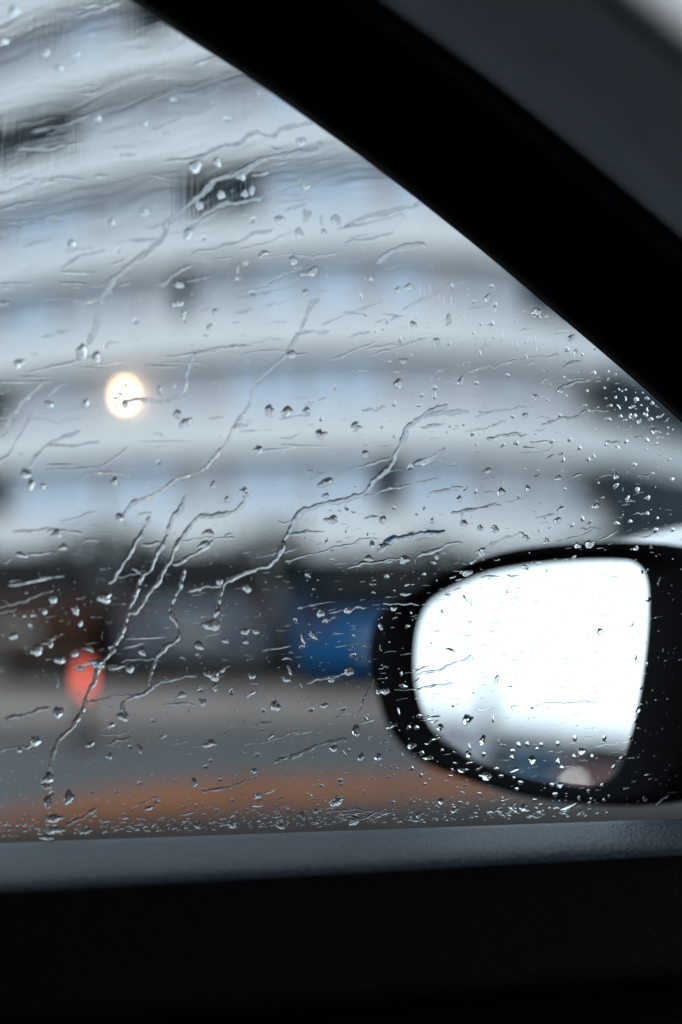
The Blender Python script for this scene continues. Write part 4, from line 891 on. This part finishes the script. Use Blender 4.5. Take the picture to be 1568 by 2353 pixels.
# ---- rivulets
RIV = [
 ('winding rivulet from the fourth balcony level down to two drops above the lamp', 12, .42, [(735,325),(728,346),(640,360),(590,373),(560,395),(505,410),(480,430),(455,455),(430,475),(400,500),(385,515),(372,550),(345,575),(300,609),(265,639),(252,665),(235,683),(228,724),(215,764),(203,795)]),
 ('short rivulet crossing the dark window of the fourth balcony level', 9, .4, [(605,458),(575,463),(540,468),(520,470),(485,485),(465,500),(450,516),(430,522)]),
 ('flat wavy rivulet touching the window frame at the upper left', 9, .5, [(720,283),(680,288),(645,300),(628,312),(610,310),(588,306),(570,312),(555,326),(540,335),(515,336),(490,345),(465,362),(440,365),(410,368),(380,371)]),
 ('long thin rivulet right of the lamp running down to the first balcony level', 8, .4, [(735,686),(715,699),(705,729),(694,750),(685,769),(670,799),(655,819),(625,849),(600,869),(580,894),(575,924),(555,959),(535,984),(525,1014),(500,1042),(475,1074),(435,1092),(400,1104),(380,1121),(350,1139),(315,1151),(300,1164),(288,1178),(278,1190)]),
 ('rivulet splitting left above the dark hedge, thick in its lower half', 10, .55, [(565,1136),(560,1155),(545,1169),(530,1178),(510,1182),(490,1184),(460,1186),(448,1198),(435,1211),(425,1226),(415,1241),(408,1254),(400,1266),(395,1280),(390,1291),(380,1308),(370,1326),(358,1345),(345,1361),(335,1378),(325,1391),(312,1405),(300,1411)]),
 ('side branch joining the thick rivulet above the hedge', 8, .5, [(492,1242),(478,1255),(460,1266),(444,1277),(430,1283),(412,1294),(395,1296)]),
 ('longest rivulet, running past the red light towards the left end of the sill', 10, .55, [(425,1136),(422,1155),(415,1171),(403,1180),(395,1191),(390,1212),(385,1231),(375,1250),(365,1266),(357,1284),(350,1301),(342,1314),(330,1321),(324,1334),(320,1346),(313,1362),(305,1381),(300,1396),(295,1411),(290,1426),(285,1441),(279,1460),(270,1476),(262,1492),(250,1506),(240,1517),(230,1526),(226,1537),(222,1546),(216,1571),(207,1586),(200,1601),(195,1616),(192,1631),(182,1650),(170,1666),(157,1680),(145,1691),(134,1707),(127,1721),(122,1734),(120,1746),(117,1771)]),
 ('tiny hooked branch at the top of the hedge beside the longest rivulet', 7, .45, [(303,1307),(314,1311),(325,1321)]),
 ('straight slanting rivulet ending in a drop at the left of the hedge', 9, .55, [(347,1186),(338,1200),(330,1216),(322,1234),(310,1251),(300,1270),(290,1286),(281,1303),(270,1316),(260,1332),(250,1341)]),
 ('long rivulet sweeping from the second balcony right end to a big drop over the hedge', 11, .55, [(1029,929),(1004,941),(985,948),(969,956),(954,969),(938,982),(930,1000),(924,1014),(918,1030),(911,1044),(902,1064),(888,1080),(880,1090),(859,1106),(848,1120),(835,1135),(815,1142),(784,1150),(760,1155),(740,1158),(718,1165),(700,1171),(688,1183),(678,1194),(670,1206),(664,1224),(655,1241),(652,1254),(645,1266),(634,1284),(620,1301),(606,1304),(590,1306),(572,1314),(555,1321),(540,1328),(525,1333),(515,1345),(510,1361),(505,1376),(500,1391),(497,1404),(494,1420)]),
 ('short stub branching left from the sweeping rivulet', 6, .45, [(685,1188),(668,1198),(655,1201),(640,1198)]),
 ('zigzag rivulet across the grey parked car ending in a round drop', 10, .6, [(425,1306),(420,1330),(415,1351),(402,1368),(395,1391),(394,1408),(398,1421),(406,1434),(412,1446),(412,1466),(400,1476),(385,1483),(370,1501),(360,1514),(355,1526),(348,1541),(345,1556),(346,1570),(350,1578),(343,1586),(332,1592),(320,1597),(306,1603),(292,1610),(282,1619),(281,1630),(287,1640)]),
 ('thin tail running right from the zigzag rivulet', 7, .45, [(350,1577),(370,1569),(390,1563),(408,1559),(425,1556),(452,1553)]),
 ('nearly level streak of water left of the big drop on the hedge', 7, .45, [(514,1345),(495,1348),(470,1350),(450,1354),(432,1359)]),
 ('rivulet leaving the left edge beside the dark window', 8, .42, [(100,879),(88,890),(75,904),(60,920),(45,934),(35,952),(25,969),(12,988),(-6,1008)]),
 ('fainter rivulet beside the one at the left edge', 6, .35, [(140,884),(125,902),(110,919),(92,935),(75,949),(60,974),(45,999),(35,1020),(25,1039),(-6,1064)]),
 ('long faint hooked rivulet below the lamp', 5, .35, [(295,1024),(283,1036),(270,1049),(255,1061),(235,1071),(210,1076),(185,1079),(140,1080),(100,1083)]),
 ('curved rivulet ending in a blurry drop at the lower left of the building', 7, .4, [(185,989),(155,1002),(125,1014),(105,1024),(92,1042),(78,1060),(65,1079)]),
 ('S-shaped rivulet hooking from the third balcony to the lamp', 8, .4, [(545,796),(522,799),(500,801),(478,807),(455,814),(442,825),(435,839),(431,857),(430,874),(428,889),(420,903),(405,914),(390,920),(375,921),(350,920),(325,919),(300,919)]),
 ('thin branch above the lamp running left', 5, .4, [(455,814),(430,815),(405,818),(380,821)]),
 ('bent rivulet over the dark window of the third balcony level', 7, .4, [(440,609),(430,614),(420,621),(405,630),(390,639),(380,652),(370,664)]),
 ('thin hook of water at the left of the third balcony band', 6, .4, [(245,574),(220,580),(200,584),(180,592),(160,604),(148,612),(140,621)]),
 ('bold curved smear under the frame at the third balcony band', 13, .5, [(979,571),(969,563),(950,564),(924,571),(905,577),(889,584),(877,594),(866,606)]),
 ('pale wavy rivulet under the frame above the bold smear', 9, .4, [(965,466),(949,474),(925,479),(904,484),(880,489),(859,494),(842,499),(824,504),(808,512),(794,524)]),
 ('slanting rivulet at the top left of the mirror casing', 8, .6, [(1064,1248),(1048,1248),(1034,1251),(1016,1258),(999,1266),(980,1273),(959,1279)]),
 ('crooked rivulet above the top rim of the mirror casing', 6, .6, [(1206,1232),(1199,1223),(1180,1230),(1159,1238),(1140,1246),(1124,1253),(1112,1266),(1104,1278)]),
 ('broad film of water above the left end of the mirror', 14, .35, [(1024,1222),(994,1226),(964,1228),(934,1233),(912,1238),(894,1245),(878,1254)]),
 ('thin rivulet linked to a large drop at the second balcony level', 5, .5, [(1189,829),(1172,831),(1154,836),(1143,843),(1134,849),(1126,840),(1112,844),(1094,849),(1074,859)]),
 ('rivulet ending in a round drop near the right end of the second balcony level', 7, .6, [(1359,874),(1337,877),(1314,881),(1298,887),(1284,893)]),
 ('long crinkled rivulet at the right along the first white band', 6, .55, [(1399,944),(1375,943),(1349,946),(1330,954),(1309,961),(1295,960),(1278,966),(1262,970),(1249,974)]),
 ('crinkled rivulet above the spindle-shaped drop on the first white band', 6, .55, [(1213,999),(1200,1004),(1189,996),(1172,998),(1154,1001),(1139,1005),(1124,1010)]),
 ('faint bent rivulet above the teardrop near the mirror', 5, .35, [(1154,1161),(1125,1165),(1094,1168),(1078,1172),(1066,1180),(1062,1196)]),
 ('short dark-edged rivulet under the frame at the right', 6, .55, [(1339,831),(1321,832),(1304,836),(1297,846),(1280,843)]),
 ('thin level rivulet right of the sweeping one on the first balcony level', 5, .5, [(1008,1098),(985,1103),(960,1110),(930,1117),(905,1122),(884,1127),(860,1134),(835,1140)]),
 ('broad faint smear rising right at the second balcony level', 10, .3, [(1078,947),(1050,947),(1020,948),(1000,952),(975,958)]),
 ('long hair-thin rivulet from the hedge up to the right', 4, .6, [(870,1236),(850,1238),(830,1240),(812,1248),(790,1254),(765,1260),(740,1268),(700,1278),(655,1290)]),
 ('short diagonal rivulet just above the sill at the left', 8, .35, [(225,1858),(205,1868),(188,1880),(170,1888),(150,1898)]),
 ('thin orange-tinted curved rivulet above the right of the sill', 4, .55, [(888,1855),(878,1863),(862,1870),(846,1876),(826,1884)]),
 ('faint thin line of water left of the mirror casing', 3.5, .45, [(859,1560),(853,1575),(846,1590),(838,1605),(832,1620),(824,1640)]),
 ('faint smear of water crossing the road below the zigzag', 8, .25, [(800,1699),(760,1704),(725,1716),(695,1728),(665,1745)]),
 ('blurred smear of water at the far left over the pale paving', 9, .4, [(115,1626),(90,1632),(65,1640),(40,1647),(10,1652)]),
 ('hooked rivulet on the mirror glass side, bottom left', 5, .4, [(985,1530),(965,1536),(948,1540)]),
]
def catmull(pts, step):
    P = [Vector((p[0], p[1], 0)) for p in pts]; o = []
    for i in range(len(P) - 1):
        p0, p1, p2, p3 = P[max(0, i - 1)], P[i], P[i + 1], P[min(len(P) - 1, i + 2)]
        k = max(2, int((p2 - p1).length / step))
        for j in range(k):
            t = j / k
            o.append(0.5 * ((2 * p1) + (-p0 + p2) * t + (2 * p0 - 5 * p1 + 4 * p2 - p3) * t * t + (-p0 + 3 * p1 - 3 * p2 + p3) * t ** 3))
    o.append(P[-1]); return o
def rivulet(pts, wpx, hk, seed):
    g = random.Random(seed)
    L = catmull(pts, 2.2); n = len(L)
    ph = [g.uniform(0, 6.28) for _ in range(6)]
    NC = 10; vs = []; fs = []; s_acc = 0
    flatf = []
    for i, p in enumerate(L):
        if i: s_acc += (p - L[i - 1]).length
        a = L[max(0, i - 2)]; b = L[min(n - 1, i + 2)]
        t = (b - a).normalized(); nr = Vector((-t.y, t.x, 0))
        endt = min(1, (min(i, n - 1 - i) + .3) / 5.0) ** .6
        wd = wpx * (0.98 + .24 * math.sin(s_acc / 17 + ph[0]) + .17 * math.sin(s_acc / 7.3 + ph[1]) + .12 * math.sin(s_acc / 3.1 + ph[2])) * endt
        q = p + nr * (1.3 * math.sin(s_acc / 11 + ph[3]) + .8 * math.sin(s_acc / 4.7 + ph[4]) + .35 * math.sin(s_acc / 2.3 + ph[1]))
        skew = .25 * math.sin(s_acc / 23 + ph[5])
        for k in range(NC + 1):
            e = -1 + 2 * k / NC
            w_ = on_glass(q.x + nr.x * e * wd / 2, q.y + nr.y * e * wd / 2)
            hgt = (1 - abs(e) ** 2.0) * (1 + skew * e) * hk * (.5 if p.y < 1250 else .85) * wd / 2 * (1 + .18 * math.sin(s_acc / 5.3 + ph[2]))
            sc_ = scale_at(w_)
            vs.append(w_ + GN * (LIFT + (hgt * sc_ if 0 < k < NC else 0)))
    m_ = NC + 1
    for i in range(n - 1):
        for k in range(NC):
            fs.append((i * m_ + k, i * m_ + k + 1, (i + 1) * m_ + k + 1, (i + 1) * m_ + k))
    nf = len(fs)
    for i in range(n - 1):
        fs.append((i * m_, (i + 1) * m_, (i + 1) * m_ + NC, i * m_ + NC))
    fs.append(tuple(range(m_))[::-1]); fs.append(tuple((n - 1) * m_ + k for k in range(m_)))
    return vs, fs, nf
tv = []; tf = []; tsm = []
k_ = 0
while k_ < 210:
    x0, y0 = random.uniform(-30, 1500), random.uniform(0, 1880)
    if y0 > 1250 and random.random() < .55: continue
    Lt = random.choice([25, 45, 70, 120]) * random.uniform(.7, 1.3); a0 = R(random.gauss(-10, 5)); cv = random.gauss(0, .16)
    if 940 < x0 < 1500 and y0 > 1280 and random.random() < .7: continue
    pts = []
    for j in range(7):
        t = j / 6; aa = a0 + cv * (t - .5)
        pts.append((x0 + Lt * t, y0 + math.tan(aa) * Lt * t + random.gauss(0, 1.3)))
    if any(p_[1] < edge_y(p_[0]) + 4 or p_[1] > belt_y(p_[0]) - 6 for p_ in pts): continue
    vs, fs, nf = rivulet(pts, random.uniform(2.0, 6.5), random.uniform(.22, .6), 700 + k_)
    b0 = len(tv); tv += [tuple(v) for v in vs]
    tf += [tuple(b0 + q for q in f) for f in fs]; tsm += [True] * nf + [False] * (len(fs) - nf); k_ += 1
o = link_mesh('faint_water_trails', tv, tf, M['water'])
bm = bmesh.new(); bm.from_mesh(o.data)
bmesh.ops.recalc_face_normals(bm, faces=bm.faces[:]); bm.to_mesh(o.data); bm.free()
o.data.polygons.foreach_set('use_smooth', tsm)
tag(o, 'faint wavy trails of water running almost level across the window', 'water trails', kind='stuff')
for i, (lab, wd, hk, pts) in enumerate(RIV):
    vs, fs, nf = rivulet(pts, wd, hk, 40 + i)
    o = link_mesh('rivulet', vs, fs, M['water'])
    bm = bmesh.new(); bm.from_mesh(o.data)
    bmesh.ops.recalc_face_normals(bm, faces=bm.faces[:]); bm.to_mesh(o.data); bm.free()
    us = [True] * nf + [False] * (len(o.data.polygons) - nf)
    o.data.polygons.foreach_set('use_smooth', us)
    tag(o, lab, 'rivulet', 'rivulets on the car window')

# ---- rippled film of water over the upper left of the glass
def vnoise(x, y, seed):
    g = np.random.default_rng(seed); T = g.normal(size=(256, 256))
    xi = np.floor(x).astype(int); yi = np.floor(y).astype(int)
    fx = x - xi; fy = y - yi
    fx = fx * fx * (3 - 2 * fx); fy = fy * fy * (3 - 2 * fy)
    a = T[xi % 256, yi % 256]; b = T[(xi + 1) % 256, yi % 256]; c = T[xi % 256, (yi + 1) % 256]; d = T[(xi + 1) % 256, (yi + 1) % 256]
    return (a * (1 - fx) + b * fx) * (1 - fy) + (c * (1 - fx) + d * fx) * fy
ST = 2.4
gx = np.arange(-40, 1000, ST); gy = np.arange(-60, 820, ST)
X, Y = np.meshgrid(gx, gy, indexing='ij')
s_ = X - .25 * Y; t_ = Y + .27 * X + 10 * vnoise(X / 90, Y / 60, 5)
lim = 740 - 0.26 * X + 45 * vnoise(X / 120, X * 0, 6)
mask = np.clip((lim - Y) / 170 + .12 * vnoise(X / 60, Y / 25, 8), 0, 1)
ey = np.interp(X, [e[0] for e in EDGE], [e[1] for e in EDGE])
hh = (1.0 * vnoise(s_ / 120, t_ / 34, 1) + .46 * vnoise(s_ / 70, t_ / 14, 2) + .13 * vnoise(s_ / 30, t_ / 6.5, 3))
stre = .10 * vnoise(X / 4.0, Y / 70, 4) * np.clip(vnoise(X / 110, Y / 90, 9) + .5, 0, 1.4)
H = (.16 * hh + stre) * mask                        # in pixels
Hm = (np.clip(H + .9, .12, 3)) * 0.00022
keep = (mask > 0.02) & (Y > ey - 10)
idx = -np.ones(X.shape, int); 
cells = keep[:-1, :-1] & keep[1:, :-1] & keep[:-1, 1:] & keep[1:, 1:]
used = np.zeros(X.shape, bool)
used[:-1, :-1] |= cells; used[1:, :-1] |= cells; used[:-1, 1:] |= cells; used[1:, 1:] |= cells
idx[used] = np.arange(used.sum())
px, py, hm = X[used], Y[used], Hm[used]
dx = (px - 784) / FPX; dz = (1176.5 - py) / FPX
D = np.stack([dx, cp - dz * sp, dz * cp + sp], 1)
gn = np.array(GN); tt = ((np.array(GP) - np.array(EYE)) @ gn) / (D @ gn)
Pn = np.array(EYE) + D * tt[:, None]
back = Pn + gn * 0.00003; front = Pn + gn * (0.00003 + hm[:, None] * .45)
nV = len(px)
ci, cj = np.nonzero(cells)
a = idx[ci, cj]; b = idx[ci + 1, cj]; c = idx[ci + 1, cj + 1]; d = idx[ci, cj + 1]
Ff = np.stack([a, b, c, d], 1); Fb = np.stack([d, c, b, a], 1) + nV
allf = np.concatenate([Ff, Fb])
me = bpy.data.meshes.new('water_film')
allv = np.concatenate([front, back])
me.vertices.add(len(allv)); me.vertices.foreach_set('co', allv.astype(np.float32).ravel())
me.loops.add(allf.size); me.loops.foreach_set('vertex_index', allf.astype(np.int32).ravel())
me.polygons.add(len(allf)); me.polygons.foreach_set('loop_start', np.arange(0, allf.size, 4, dtype=np.int32))
me.polygons.foreach_set('use_smooth', [True] * len(allf))
me.update(calc_edges=True)
me.materials.append(M['water'])
o = bpy.data.objects.new('water_film', me); C.objects.link(o)
tag(o, 'rippled film of rain water over the upper left of the window', 'water film', kind='stuff')
# orientation check: front face should look outwards
me.update()
if Vector(me.polygons[0].normal).dot(GN) < 0: me.flip_normals()
